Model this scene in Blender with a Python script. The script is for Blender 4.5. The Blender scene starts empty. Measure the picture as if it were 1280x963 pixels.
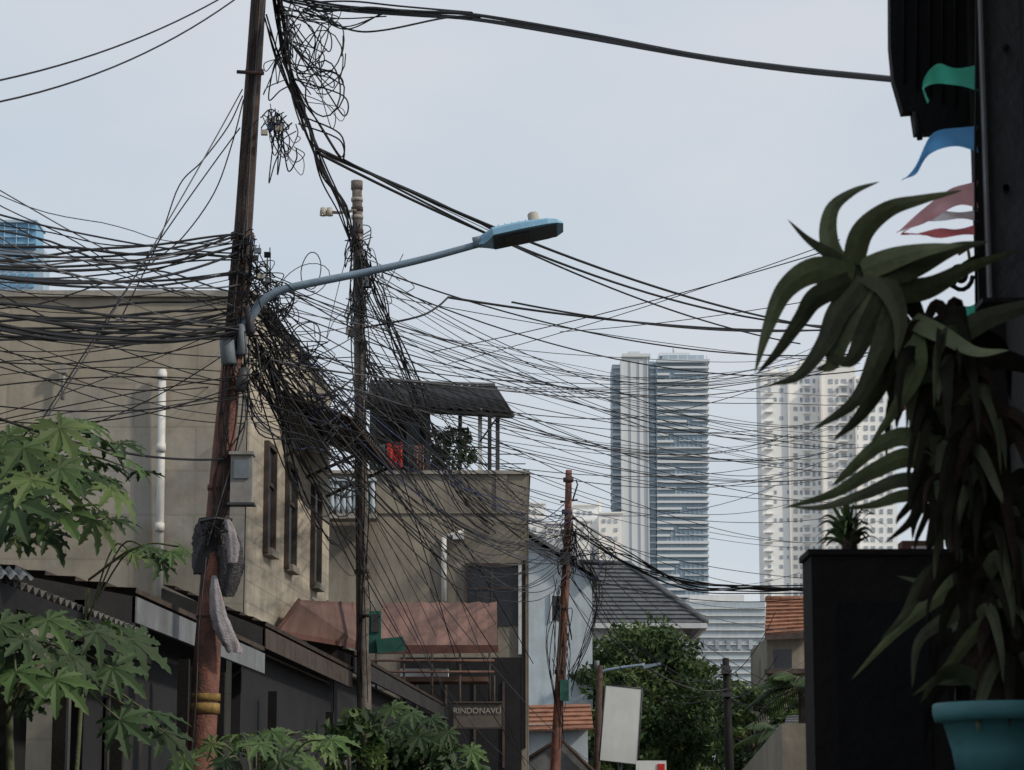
import bpy, math, random
from mathutils import Vector
random.seed(7)
R=random.uniform
F=3200.0
PITCH=math.atan2(568.5,F); cp=math.cos(PITCH); sp=math.sin(PITCH)
CH=1.6
def W(u,v,Y):
    a=(u-640)/F; b=(481.5-v)/F
    t=Y/(cp-b*sp)
    return Vector((a*t,Y,CH+(sp+b*cp)*t))
VP=850.0
SD=(VP-640)/F   # street direction slope dx/dy

# ---------------------------------------------------------------- materials
def mat(name,col,rough=.8,var=.25,scale=2.,bump=.15,streak=0.,metal=0.,patch=None,patchfac=.5,bricks=None,transl=0.,spec=.3,bd=.02,pscale=.5):
    m=bpy.data.materials.new(name); m.use_nodes=True
    nt=m.node_tree; N=nt.nodes; L=nt.links
    b=N['Principled BSDF']; out=N['Material Output']
    b.inputs['Roughness'].default_value=rough; b.inputs['Metallic'].default_value=metal
    b.inputs['Specular IOR Level'].default_value=spec
    tc=N.new('ShaderNodeTexCoord')
    n1=N.new('ShaderNodeTexNoise'); n1.inputs['Scale'].default_value=scale; n1.inputs['Detail'].default_value=6
    n1.inputs['Roughness'].default_value=.65
    L.new(tc.outputs['Object'],n1.inputs['Vector'])
    mr=N.new('ShaderNodeMapRange'); mr.inputs[1].default_value=.3; mr.inputs[2].default_value=.7
    mr.inputs[3].default_value=1-var; mr.inputs[4].default_value=1+var
    L.new(n1.outputs['Fac'],mr.inputs[0])
    vm=N.new('ShaderNodeVectorMath'); vm.operation='SCALE'
    vm.inputs[0].default_value=col[:3]
    L.new(mr.outputs[0],vm.inputs['Scale'])
    cur=vm.outputs[0]
    if patch:
        n3=N.new('ShaderNodeTexNoise'); n3.inputs['Scale'].default_value=pscale; n3.inputs['Detail'].default_value=8; n3.inputs['Roughness'].default_value=.7
        L.new(tc.outputs['Object'],n3.inputs['Vector'])
        m3=N.new('ShaderNodeMapRange'); m3.inputs[1].default_value=.5; m3.inputs[2].default_value=.62; m3.inputs[4].default_value=patchfac
        L.new(n3.outputs['Fac'],m3.inputs[0])
        mx=N.new('ShaderNodeMixRGB'); mx.inputs[2].default_value=(*patch,1)
        L.new(m3.outputs[0],mx.inputs[0]); L.new(cur,mx.inputs[1]); cur=mx.outputs[0]
    if streak>0:
        mp=N.new('ShaderNodeMapping'); mp.inputs['Scale'].default_value=(3.5,3.5,.4)
        L.new(tc.outputs['Object'],mp.inputs[0])
        n2=N.new('ShaderNodeTexNoise'); n2.inputs['Scale'].default_value=1.3; n2.inputs['Detail'].default_value=7; n2.inputs['Roughness'].default_value=.7
        L.new(mp.outputs[0],n2.inputs['Vector'])
        m2=N.new('ShaderNodeMapRange'); m2.inputs[1].default_value=.45; m2.inputs[2].default_value=.75
        m2.inputs[3].default_value=1; m2.inputs[4].default_value=1-streak
        L.new(n2.outputs['Fac'],m2.inputs[0])
        v2=N.new('ShaderNodeVectorMath'); v2.operation='SCALE'
        L.new(cur,v2.inputs[0]); L.new(m2.outputs[0],v2.inputs['Scale']); cur=v2.outputs[0]
    if bricks:
        sx=N.new('ShaderNodeSeparateXYZ'); L.new(tc.outputs['Object'],sx.inputs[0])
        ad=N.new('ShaderNodeMath'); L.new(sx.outputs[0],ad.inputs[0]); L.new(sx.outputs[1],ad.inputs[1])
        cb=N.new('ShaderNodeCombineXYZ'); L.new(ad.outputs[0],cb.inputs[0]); L.new(sx.outputs[2],cb.inputs[1])
        br=N.new('ShaderNodeTexBrick'); br.inputs['Scale'].default_value=1
        br.inputs['Brick Width'].default_value=bricks[0]; br.inputs['Row Height'].default_value=bricks[1]
        br.inputs['Mortar Size'].default_value=bricks[2]; br.inputs['Mortar Smooth'].default_value=.6
        br.inputs['Color1'].default_value=(1,1,1,1); br.inputs['Color2'].default_value=(.88,.88,.88,1)
        k=bricks[3]; br.inputs['Mortar'].default_value=(k,k,k,1)
        L.new(cb.outputs[0],br.inputs['Vector'])
        v3=N.new('ShaderNodeVectorMath'); v3.operation='MULTIPLY'
        L.new(cur,v3.inputs[0]); L.new(br.outputs['Color'],v3.inputs[1]); cur=v3.outputs[0]
    L.new(cur,b.inputs['Base Color'])
    if bump>0:
        nb=N.new('ShaderNodeTexNoise'); nb.inputs['Scale'].default_value=scale*9; nb.inputs['Detail'].default_value=4
        L.new(tc.outputs['Object'],nb.inputs['Vector'])
        bp=N.new('ShaderNodeBump'); bp.inputs['Strength'].default_value=bump; bp.inputs['Distance'].default_value=bd
        L.new(nb.outputs['Fac'],bp.inputs['Height']); L.new(bp.outputs[0],b.inputs['Normal'])
    if transl>0:
        t=N.new('ShaderNodeBsdfTranslucent'); L.new(cur,t.inputs['Color'])
        ms=N.new('ShaderNodeMixShader'); ms.inputs[0].default_value=transl
        L.new(b.outputs[0],ms.inputs[1]); L.new(t.outputs[0],ms.inputs[2]); L.new(ms.outputs[0],out.inputs[0])
    return m

M={}
M['wall1']=mat('plaster_beige',(.33,.295,.235),.9,.18,.8,.4,.25,patch=(.36,.355,.34),patchfac=.7,bricks=(1.2,.42,.014,.80),pscale=.5)
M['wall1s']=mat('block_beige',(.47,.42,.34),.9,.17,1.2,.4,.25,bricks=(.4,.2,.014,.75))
M['wall2']=mat('plaster_grey_stained',(.24,.215,.175),.9,.28,.9,.4,.4,patch=(.14,.125,.10),patchfac=.65)
M['capl']=mat('parapet_cap',(.30,.28,.245),.9,.25,3,.3,.3)
M['dark']=mat('dark_interior',(.016,.016,.018),.9,.3,2,.1)  # near-black base colour holds the shade under the eaves and in the shopfront
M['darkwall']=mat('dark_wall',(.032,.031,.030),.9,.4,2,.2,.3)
M['black']=mat('black_paint',(.012,.011,.011),.7,.3,4,.2,spec=.15)  # also carries, as colour, the shade on the near right pillar and walls
M['blackmetal']=mat('black_corrugated',(.009,.009,.010),.7,.3,4,.2,spec=.12)
M['panel']=mat('dark_grey_panel',(.045,.047,.052),.5,.3,5,.2)
M['pipe']=mat('pvc_white',(.60,.60,.58),.5,.08,4,.05,.2)
M['rust']=mat('rusty_pole_paint',(.16,.070,.052),.75,.5,7,.5,.35,patch=(.075,.055,.047),patchfac=.9,pscale=5)
M['rustdk']=mat('dark_rust',(.055,.034,.030),.8,.4,8,.5,patch=(.09,.06,.05),patchfac=.8,pscale=6)
M['pole2']=mat('weathered_grey_pole',(.15,.133,.118),.8,.4,6,.5,.3,patch=(.07,.05,.045),patchfac=.8,pscale=4)
M['pole2l']=mat('pole_grey_band',(.28,.25,.23),.8,.3,6,.4)
M['yellow']=mat('yellow_band',(.20,.13,.04),.8,.5,14,.4)
M['lampblue']=mat('lamp_blue_paint',(.18,.245,.31),.5,.18,8,.15,.15)
M['lampbright']=mat('lamp_sky_blue',(.19,.37,.52),.45,.12,8,.1)
M['lampdark']=mat('lamp_lens',(.04,.055,.07),.35,.2,10,.05,spec=.4)
M['cream']=mat('photocell_cream',(.36,.33,.28),.6,.1,8,.05)
M['cable']=mat('cable_black',(.010,.010,.012),.65,.3,3,0,spec=.2)
M['cablegrey']=mat('cable_grey',(.07,.07,.075),.6,.3,8,0)
M['cableblue']=mat('cable_blue',(.02,.03,.10),.6,.3,8,0)
M['greybox']=mat('meter_box_grey',(.25,.24,.225),.6,.2,8,.1,.3)
M['closure']=mat('splice_grey_blue',(.13,.155,.18),.6,.2,8,.1)
M['bag']=mat('plastic_black',(.014,.013,.015),.35,.3,12,.6,spec=.5)
M['cloth']=mat('cloth_grey_white',(.27,.25,.265),.9,.3,10,.6)
M['corr']=mat('corrugated_grey',(.10,.095,.09),.6,.4,3,.2,.3,metal=.1)
M['gutter']=mat('gutter_grey',(.15,.16,.17),.6,.3,3,.2,.4)
M['browntile']=mat('brown_tile',(.065,.05,.043),.9,.4,6,.4)
M['awning']=mat('awning_brownpink',(.185,.110,.092),.8,.25,1.5,.2,.35)
M['awnred']=mat('awning_trim',(.11,.05,.04),.8,.25,3,.2)
M['fascia']=mat('fascia_orange_brown',(.15,.085,.065),.8,.3,3,.2,.3)
M['bluegreyw']=mat('pale_blue_wall',(.40,.46,.50),.9,.12,2,.2,.2)
M['white']=mat('white_wall',(.64,.64,.63),.9,.08,1,.1,.15)
M['whitefr']=mat('white_frame',(.50,.51,.52),.6,.1,4,.1)
M['glassdk']=mat('window_dark',(.02,.022,.028),.25,.3,2,0,spec=.5)
M['brownfr']=mat('brown_frame',(.065,.05,.043),.7,.3,5,.2)
M['greyroof']=mat('grey_roof_tile',(.105,.112,.122),.8,.35,2.5,.3,.2,bricks=(.28,4,.02,.75))
M['orangeroof']=mat('orange_roof_tile',(.27,.13,.082),.85,.45,3,.3,bricks=(.22,4,.02,.6))
M['towerconc']=mat('tower_concrete',(.64,.665,.685),.9,.03,.05,0)  # distance haze is mixed into the tower colours: paler, lower contrast
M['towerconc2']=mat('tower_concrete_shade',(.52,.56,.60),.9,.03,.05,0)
M['towerglass']=mat('tower_glass',(.27,.355,.42),.5,.18,.08,0,spec=.4)  # glass paled in its base colour for distance haze
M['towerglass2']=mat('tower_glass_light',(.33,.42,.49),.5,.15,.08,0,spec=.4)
M['aptwhite']=mat('apartment_white',(.82,.83,.82),.9,.02,.1,0)
M['aptcream']=mat('apartment_cream',(.77,.755,.73),.9,.03,.1,0)
M['aptwin']=mat('apartment_window',(.33,.37,.41),.5,.35,.3,0)  # windows lightened in colour to stand for distance haze
M['bluefac']=mat('blue_facade',(.15,.32,.48),.5,.22,.2,0)
M['bluefac2']=mat('blue_facade_light',(.36,.47,.57),.5,.1,.2,0)
M['leaf']=mat('leaf_green',(.062,.110,.034),.6,.5,2.2,0,transl=.28)
M['leaflt']=mat('leaf_light',(.100,.150,.048),.6,.4,2.2,0,transl=.32)
M['leafdk']=mat('leaf_dark',(.028,.054,.019),.65,.5,2.2,0,transl=.15)
M['treeleaf']=mat('tree_leaf',(.045,.080,.025),.65,.6,.9,0,transl=.2)
M['treeleaf2']=mat('tree_leaf_light',(.080,.118,.034),.65,.5,.9,0,transl=.22)
M['treeleaf3']=mat('tree_leaf_dark',(.021,.039,.015),.7,.5,.9,0,transl=.12)
M['stem']=mat('papaya_stem',(.085,.095,.05),.8,.3,6,.3)
M['bark']=mat('bark',(.06,.05,.04),.9,.4,6,.6)
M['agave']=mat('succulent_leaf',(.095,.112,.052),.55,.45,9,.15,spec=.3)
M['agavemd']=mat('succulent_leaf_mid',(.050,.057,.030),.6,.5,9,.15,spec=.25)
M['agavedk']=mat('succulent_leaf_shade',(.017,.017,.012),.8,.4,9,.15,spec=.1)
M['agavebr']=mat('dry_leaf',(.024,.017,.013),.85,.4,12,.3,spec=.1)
M['teal']=mat('teal_plastic',(.05,.165,.18),.55,.2,6,.05)
M['soil']=mat('soil',(.03,.022,.016),.95,.4,20,.5)
M['green']=mat('green_box',(.022,.095,.078),.7,.35,8,.1)
M['red']=mat('red_cloth',(.45,.03,.025),.8,.2,8,.2)
M['fgreen']=mat('pennant_green',(.12,.70,.50),.7,.1,9,0,transl=.6)
M['fblue']=mat('pennant_blue',(.18,.52,.95),.7,.1,9,0,transl=.6)
M['fpink']=mat('pennant_pink',(.92,.52,.54),.7,.12,9,0,transl=.6)
M['fwhite']=mat('pennant_white',(.9,.84,.84),.7,.05,9,0,transl=.6)
M['fred']=mat('pennant_red',(.90,.26,.27),.7,.1,9,0,transl=.6)
M['fmaroon']=mat('pennant_maroon',(.24,.07,.06),.8,.2,5,0,transl=.3)  # red pennant in shade, the shade put into its base colour
M['sign']=mat('sign_brown',(.11,.095,.08),.7,.25,8,.1)
M['signtext']=mat('sign_letters',(.34,.31,.27),.7,.1,8,0)
M['banner']=mat('banner_white',(.60,.625,.63),.6,.09,2,.05,.12)
M['asphalt']=mat('asphalt',(.05,.05,.05),.95,.3,3,.4)
M['ground']=mat('soil_ground',(.12,.11,.09),.95,.3,.3,.2)
M['kerb']=mat('kerb_concrete',(.28,.27,.25),.9,.2,3,.3)

# ---------------------------------------------------------------- mesh builder
class MB:
    def __init__(s): s.v=[];s.f=[];s.m=[];s.mats=[];s.sm=[]
    def mi(s,k):
        m=M[k]
        if m not in s.mats: s.mats.append(m)
        return s.mats.index(m)
    def add(s,pts,faces,k,smooth=False):
        o=len(s.v); i=s.mi(k)
        s.v.extend([tuple(p) for p in pts])
        for f in faces: s.f.append(tuple(o+j for j in f)); s.m.append(i); s.sm.append(smooth)
    def face(s,pts,k): s.add(pts,[tuple(range(len(pts)))],k)
    def prism(s,a,b,k):
        n=len(a)
        s.add(list(a)+list(b),[tuple(range(n))[::-1],tuple(range(n,2*n))]+[(i,(i+1)%n,n+(i+1)%n,n+i) for i in range(n)],k)
    def ext(s,a,d,k):
        d=Vector(d); s.prism(a,[Vector(p)+d for p in a],k)
    def box(s,x0,x1,y0,y1,z0,z1,k):
        s.ext([(x0,y0,z0),(x1,y0,z0),(x1,y0,z1),(x0,y0,z1)],(0,y1-y0,0),k)
    def pbox(s,u0,u1,v0,v1,Y,dep,k,ground=False):
        vm=(v0+min(v1,1000))/2; um=(u0+u1)/2
        x0=W(u0,vm,Y).x; x1=W(u1,vm,Y).x; z1=W(um,v0,Y).z; z0=0 if ground else W(um,v1,Y).z
        s.box(x0,x1,Y,Y+dep,z0,z1,k); return x0,x1,z0,z1
    def tube(s,pts,rad,k,n=8,smooth=True,cap=True):
        pts=[Vector(p) for p in pts]; m=len(pts)
        if not hasattr(rad,'__len__'): rad=[rad]*m
        vs=[];fs=[]
        prev=None
        for i in range(m):
            t=(pts[min(i+1,m-1)]-pts[max(i-1,0)])
            if t.length<1e-9: t=Vector((0,0,1))
            t.normalize()
            if prev is None:
                ref=Vector((0,0,1)) if abs(t.z)<.8 else Vector((0,1,0))
                a=t.cross(ref).normalized()
            else:
                a=prev-t*prev.dot(t)
                if a.length<1e-6: a=t.orthogonal()
                a.normalize()
            prev=a; b=t.cross(a)
            for j in range(n):
                an=2*math.pi*j/n
                vs.append(pts[i]+(a*math.cos(an)+b*math.sin(an))*rad[i])
        for i in range(m-1):
            for j in range(n):
                fs.append((i*n+j,i*n+(j+1)%n,(i+1)*n+(j+1)%n,(i+1)*n+j))
        if cap: fs.append(tuple(range(n))[::-1]); fs.append(tuple((m-1)*n+j for j in range(n)))
        s.add(vs,fs,k,smooth)
    def obj(s,name,parent=None):
        me=bpy.data.meshes.new(name); me.from_pydata(s.v,[],s.f)
        for m in s.mats: me.materials.append(m)
        me.polygons.foreach_set('material_index',s.m)
        me.polygons.foreach_set('use_smooth',s.sm)
        me.update()
        o=bpy.data.objects.new(name,me); bpy.context.scene.collection.objects.link(o)
        if parent: o.parent=parent
        return o
def empty(name):
    o=bpy.data.objects.new(name,None); bpy.context.scene.collection.objects.link(o); o.empty_display_size=.2
    return o
def lerp(a,b,t): return Vector(a)*(1-t)+Vector(b)*t
def spline(P,n=8):
    P=[Vector(p) for p in P]
    if len(P)==2: return [lerp(P[0],P[1],i/n) for i in range(n+1)]
    Q=[P[0]*2-P[1]]+P+[P[-1]*2-P[-2]]; out=[]
    for i in range(1,len(Q)-2):
        for j in range(n):
            t=j/n; a,b,c,d=Q[i-1],Q[i],Q[i+1],Q[i+2]
            out.append(.5*((2*b)+(c-a)*t+(2*a-5*b+4*c-d)*t*t+(3*b-a-3*c+d)*t**3))
    out.append(P[-1]); return out
def tiles(mb,A,B,C,D,rows,k,h=.03):
    A,B,C,D=map(Vector,(A,B,C,D)); n=(B-A).cross(D-A).normalized()
    if n.z<0: n=-n
    for i in range(rows):
        a=lerp(A,D,i/rows)+n*h; b=lerp(B,C,i/rows)+n*h; c=lerp(B,C,(i+1)/rows); d=lerp(A,D,(i+1)/rows)
        mb.face([a,b,c,d],k)
        mb.face([a-n*h*1.1,b-n*h*1.1,b,a],k)
def corr(mb,A,B,C,D,n,amp,k):
    A,B,C,D=map(Vector,(A,B,C,D)); nn=(B-A).cross(D-A).normalized()
    if nn.z<0: nn=-nn
    m=n*6; vs=[];fs=[]
    for i in range(m+1):
        t=i/m; off=nn*amp*math.sin(t*n*2*math.pi)
        vs+= [lerp(A,B,t)+off, lerp(D,C,t)+off, lerp(A,B,t)+off-nn*.006, lerp(D,C,t)+off-nn*.006]
    for i in range(m):
        o=4*i; fs+=[(o,o+4,o+5,o+1),(o+2,o+3,o+7,o+6),(o,o+2,o+6,o+4),(o+1,o+5,o+7,o+3)]
    mb.add(vs,fs,k,True)

# ---------------------------------------------------------------- ground, road
g=MB(); g.face([(-4000,-200,0),(4000,-200,0),(4000,6000,0),(-4000,6000,0)],'ground'); g.obj('ground')
def sx(off,Y): return off+SD*Y
r=MB()
r.face([(sx(-3.0,-20),-20,.004),(sx(.15,-20),-20,.004),(sx(.15,300),300,.004),(sx(-3.0,300),300,.004)],'asphalt'); r.obj('road')
k=MB()
for o in (-3.0,.15):
    s=-.15 if o<0 else .15
    k.ext([(sx(o,-20),-20,0),(sx(o+s,-20),-20,0),(sx(o+s,-20),-20,.13),(sx(o,-20),-20,.13)],(SD*320,320,0),'kerb')
k.obj('kerb')
g=MB()
g.ext([(sx(.35,9),9,0),(sx(.47,9),9,0),(sx(.47,9),9,2.0),(sx(.35,9),9,2.0)],(SD*45,45,0),'wall2'); g.obj('roadside_wall')

# ---------------------------------------------------------------- distant towers
def tower_blue():
    P=empty('glass_skyscraper'); Y=1000.
    b=MB()
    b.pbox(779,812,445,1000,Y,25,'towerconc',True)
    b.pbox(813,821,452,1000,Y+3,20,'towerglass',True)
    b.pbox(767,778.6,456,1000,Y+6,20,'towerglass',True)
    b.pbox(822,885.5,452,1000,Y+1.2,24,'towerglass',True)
    b.obj('core',P)
    f=MB(); v=458.0
    while v<1000:
        hh=2.8
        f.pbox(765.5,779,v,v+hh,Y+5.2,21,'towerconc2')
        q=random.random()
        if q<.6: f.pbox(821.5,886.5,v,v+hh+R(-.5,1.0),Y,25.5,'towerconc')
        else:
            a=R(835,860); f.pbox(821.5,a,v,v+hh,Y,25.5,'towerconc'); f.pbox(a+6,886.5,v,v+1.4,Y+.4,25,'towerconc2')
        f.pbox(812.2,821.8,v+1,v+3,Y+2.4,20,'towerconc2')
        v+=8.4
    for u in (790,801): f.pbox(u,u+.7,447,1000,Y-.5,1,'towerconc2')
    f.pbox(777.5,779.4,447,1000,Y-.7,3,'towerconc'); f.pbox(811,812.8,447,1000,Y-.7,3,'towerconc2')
    f.obj('floor_slabs',P)
    c=MB()
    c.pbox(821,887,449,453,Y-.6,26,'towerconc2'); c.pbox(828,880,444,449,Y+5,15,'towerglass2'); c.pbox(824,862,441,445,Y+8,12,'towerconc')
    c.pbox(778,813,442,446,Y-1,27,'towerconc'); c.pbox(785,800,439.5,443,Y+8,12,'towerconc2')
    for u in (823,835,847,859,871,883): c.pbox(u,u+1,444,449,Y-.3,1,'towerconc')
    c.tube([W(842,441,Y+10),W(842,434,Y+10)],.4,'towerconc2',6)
    c.obj('crown',P)
    w=MB()
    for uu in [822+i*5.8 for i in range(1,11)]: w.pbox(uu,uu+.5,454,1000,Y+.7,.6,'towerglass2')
    w.obj('mullions',P)
tower_blue()
def tower_white():
    P=empty('apartment_tower'); Y=800.
    b=MB()
    b.pbox(955,990,466,1060,Y,14,'aptwhite',True)
    b.pbox(990.4,1032,458,1060,Y+4,12,'aptwhite',True)
    b.pbox(1032.4,1075,450,1060,Y+1,14,'aptcream',True)
    b.pbox(1075.4,1124,470,1060,Y+5,14,'aptwhite',True)
    b.pbox(1000,1020,451,458,Y+8,12,'aptcream'); b.pbox(1042,1066,444,450,Y+8,12,'aptwhite')
    b.pbox(953.5,991,464.5,466.5,Y-.6,15,'aptcream')
    b.pbox(962,972,459,465,Y+3,6,'aptwhite')
    b.obj('walls',P)
    w=MB(); s=MB()
    v=474.
    while v<1050:
        for (u0,u1) in ((960,964),(968,971),(975,979),(984,986)):
            if random.random()<.35: w.pbox(u0,u1,v,v+4.5,Y-.15,.3,'aptwin' )
        s.pbox(957,967,v+5.4,v+6.6,Y-1.2,1.3,'aptcream')
        for (u0,u1) in ((992,997),(1000,1003),(1006,1012),(1016,1019),(1023,1029)):
            if random.random()<.93: w.pbox(u0,u1,v,v+6*R(.8,1),Y+3.8,.3,'aptwin')
        s.pbox(1004.5,1014,v+7,v+8.2,Y+2.4,1.8,'aptwhite')
        for (u0,u1) in ((1036,1041),(1045,1048),(1052,1058),(1062,1065),(1069,1073)):
            w.pbox(u0,u1,v,v+6*R(.8,1),Y+.8,.3,'aptwin')
        s.pbox(1050,1060,v+7,v+8.2,Y-.8,1.9,'aptwhite')
        for (u0,u1) in ((1080,1085),(1089,1094),(1100,1104),(1110,1116)):
            w.pbox(u0,u1,v,v+6,Y+4.8,.3,'aptwin')
        v+=11.6
    for u in (990,1032,1075): s.pbox(u-1,u+1.2,470,1060,Y-1,5,'aptcream')
    w.obj('windows',P); s.obj('balconies',P)
tower_white()
def lowapt():
    P=empty('white_apartment_block'); Y=380.
    b=MB(); w=MB()
    for (u0,u1,v0,yy) in ((640,682,630,Y),(683,716,655,Y-6),(717,748,632,Y+4),(749,778,642,Y-3),(722,738,652,Y-10)):
        b.pbox(u0,u1,v0,800,yy,8,'aptwhite' if random.random()<.6 else 'aptcream',True)
        b.pbox(u0-.8,u1+.8,v0-2,v0,yy-.3,8.6,'aptcream')
        vv=v0+7
        while vv<800:
            uu=u0+4
            while uu<u1-5:
                if random.random()<.8: w.pbox(uu,uu+4,vv,vv+4.5,yy-.12,.2,'aptwin')
                uu+=7.5
            vv+=11
    b.pbox(748,752,624,650,Y+6,3,'aptcream'); b.obj('walls',P); w.obj('windows',P)
lowapt()
def bluebld():
    P=empty('blue_office_building'); Y=300.
    b=MB(); b.pbox(-140,44,312,1000,Y,4,'bluefac2',True); b.pbox(-140,45,277,311,Y-.5,5,'bluefac')
    b.pbox(-140,46.5,275,278,Y-.9,6,'bluefac2'); b.obj('walls',P)
    w=MB()
    v=320
    while v<700:
        for u in range(-130,42,11): w.pbox(u,u+7,v,v+6.5,Y-.2,.25,'bluefac')
        v+=11
    for u in range(-130,44,15): w.pbox(u,u+.7,279,310,Y-.8,.3,'bluefac2')
    for v in (287,296,304): w.pbox(-140,45,v,v+.6,Y-.8,.3,'bluefac2')
    w.obj('windows',P)
bluebld()
def palebld():
    P=empty('pale_building'); Y=190.
    b=MB(); b.pbox(846,958,752,1050,Y,20,'bluegreyw',True); b.pbox(862,930,744,752,Y+2,14,'white')
    b.obj('walls',P)
    w=MB()
    for v in range(760,900,9): w.pbox(846,958,v,v+1.2,Y-.15,.2,'white')
    for u in range(852,955,14):
        w.pbox(u,u+5,800,812,Y-.2,.3,'aptwin')
    w.obj('louvres',P)
palebld()

# ---------------------------------------------------------------- left house 1
KC=(VP-305)*24.0
def Yside(u): return KC/(VP-u)
def side_pt(Y,off=0.): return W(305,700,24).x+SD*(Y-24)+off
P=empty('plastered_house')
b=MB()
zt=W(305,372,24).z; xl=-12.; Y1=Yside(408)
xc=side_pt(24)
b.prism([(xl,24,0),(xc,24,0),(side_pt(Y1),Y1,0),(xl,Y1,0)],[(xl,24,zt),(xc,24,zt),(side_pt(Y1),Y1,zt),(xl,Y1,zt)],'wall1')
b.ext([(xc+.01,24.0,0),(side_pt(Y1)+.01,Y1,0),(side_pt(Y1)+.01,Y1,zt-.01),(xc+.01,24.0,zt-.01)],(.02,0,0),'wall1s')
b.obj('walls',P)
c=MB()
c.prism([(xl,23.95,zt),(xc+.07,23.95,zt),(side_pt(Y1)+.07,Y1+.05,zt),(xl,Y1+.05,zt)],[(xl,23.95,zt+.06),(xc+.07,23.95,zt+.06),(side_pt(Y1)+.07,Y1+.05,zt+.06),(xl,Y1+.05,zt+.06)],'capl')
c.obj('parapet',P)
w=MB()
def sidewin(u0,u1,v0,v1):
    Ya,Yb=Yside(u0),Yside(u1)
    Ym=(Ya+Yb)/2; z1=W((u0+u1)/2,v0,Ym).z; z0=W((u0+u1)/2,v1,Ym).z
    def q(a,c,za,zb,o,t,k): w.ext([(side_pt(a,o),a,za),(side_pt(c,o),c,za),(side_pt(c,o),c,zb),(side_pt(a,o),a,zb)],(t,0,0),k)
    q(Ya,Yb,z0,z1,.03,.012,'glassdk')
    q(Ya-.05,Ya,z0-.05,z1+.05,.03,.05,'brownfr'); q(Yb,Yb+.05,z0-.05,z1+.05,.03,.05,'brownfr')
    q(Ya,Yb,z1,z1+.05,.03,.05,'brownfr'); q(Ya,Yb,z0-.07,z0,.03,.09,'capl')
    q(Ya,Yb,(z0*.35+z1*.65)-.02,(z0*.35+z1*.65)+.02,.042,.02,'brownfr')
for a in ((325,334,562,688),(352,361,588,708),(385,393,615,730)): sidewin(*a)
w.obj('windows',P)
d=MB()
p0=W(203,462,23.9);p1=W(198,745,23.9)
d.tube([p0,(p1.x,23.93,p1.z)],.038,'pipe',10); 
for t in (.03,.35,.7): 
    q=lerp(p0,p1,t); d.tube([q+Vector((0,0,-.04)),q+Vector((0,0,.04))],.046,'pipe',10)
p0=W(80,455,23.93);p1=W(78,500,23.93); d.tube([p0,p1],.02,'greybox'); d.pbox(75,83,455,466,23.88,.08,'greybox')
d.obj('downpipe',P)
c=MB()
Ya,Yb=Yside(345),Yside(406); za=W(352,520,Yside(352)).z
corr(c,(side_pt(Ya,.80),Ya,za-.10),(side_pt(Yb,.80),Yb,za-.10),(side_pt(Yb,.03),Yb,za+.2),(side_pt(Ya,.03),Ya,za+.2),22,.018,'browntile')
for Yq in (Ya+.2,(Ya+Yb)/2,Yb-.2): c.tube([(side_pt(Yq,.03),Yq,za-.45),(side_pt(Yq,.74),Yq,za-.12)],.02,'rustdk',6)
c.tube([(side_pt(Ya,.76),Ya,za-.13),(side_pt(Yb,.76),Yb,za-.13)],.02,'rustdk',6)
c.obj('side_canopy',P)

# ---------------------------------------------------------------- house 2
P=empty('concrete_house'); Y2=42.; 
b=MB()
x0,x1,z0,z1=b.pbox(330,659,592,900,Y2,9,'wall2',True)
b.ext([(x1+.005,Y2,0),(x1+.02,Y2+9,0),(x1+.02,Y2+9,z1-.01),(x1+.005,Y2,z1-.01)],(.02,0,0),'wall2')
b.obj('walls',P)
c=MB(); c.pbox(330,662,588,592.5,Y2-.06,.35,'capl'); c.box(x1-.3,x1+.06,Y2+.29,Y2+9,z1+.002,z1+.058,'capl')
c.pbox(470,659,640,642,Y2-.03,.05,'wall2'); c.pbox(620,634,592,640,Y2-.035,.036,'wall2')
c.pbox(403,470,600,643,Y2-.02,.025,'darkwall')  # near-black sheet stands in for the shaded gap behind the balusters
c.obj('parapet',P)
w=MB()
w.pbox(584,647,708,782,Y2-.02,.04,'glassdk')
w.pbox(581,584,704,786,Y2-.07,.09,'brownfr'); w.pbox(648,652,706,818,Y2-.07,.09,'whitefr'); w.pbox(584,647,704,708,Y2-.07,.09,'brownfr')
w.pbox(584,647,735,737,Y2-.04,.03,'brownfr'); w.pbox(614,616.5,708,782,Y2-.045,.03,'brownfr')
w.pbox(596,612,740,780,Y2-.03,.012,'panel')
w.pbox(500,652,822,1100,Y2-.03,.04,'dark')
w.pbox(654,657,700,935,Y2-.05,.05,'black')
for u in (520,556,592,628): w.pbox(u,u+3,852,960,Y2-.06,.03,'brownfr')
w.obj('windows',P)
d=MB()
d.tube([W(555,672,Y2-.06),W(555,752,Y2-.06)],.045,'pipe')
d.tube([W(553,672,Y2-.06),W(580,664,Y2-.06)],.03,'pipe'); d.pbox(566,580,668,674,Y2-.12,.1,'whitefr')
d.obj('pipes',P)
bal=MB()
for i in range(9):
    u=408+i*7.2
    bal.tube([W(u,642,Y2-.5),W(u,632,Y2-.5),W(u,622,Y2-.5),W(u,612,Y2-.5),W(u,601,Y2-.5)],[.022,.05,.03,.05,.022],'bluegreyw',8)
bal.pbox(403,470,597,601,Y2-.57,.16,'bluegreyw'); bal.pbox(403,470,642,648,Y2-.57,.5,'capl')
bal.obj('balustrade',P)
r=MB()
fa=W(458,505,Y2-.1); fb=W(641,516,Y2-.1); ba=W(462,478,Y2+3.2); bb=W(619,482,Y2+3.2)
corr(r,fa,fb,bb,ba,16,.018,'blackmetal')
r.ext([fa-Vector((0,0,.02)),fb-Vector((0,0,.02)),bb-Vector((0,0,.02)),ba-Vector((0,0,.02))],(0,0,-.03),'black')
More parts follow.
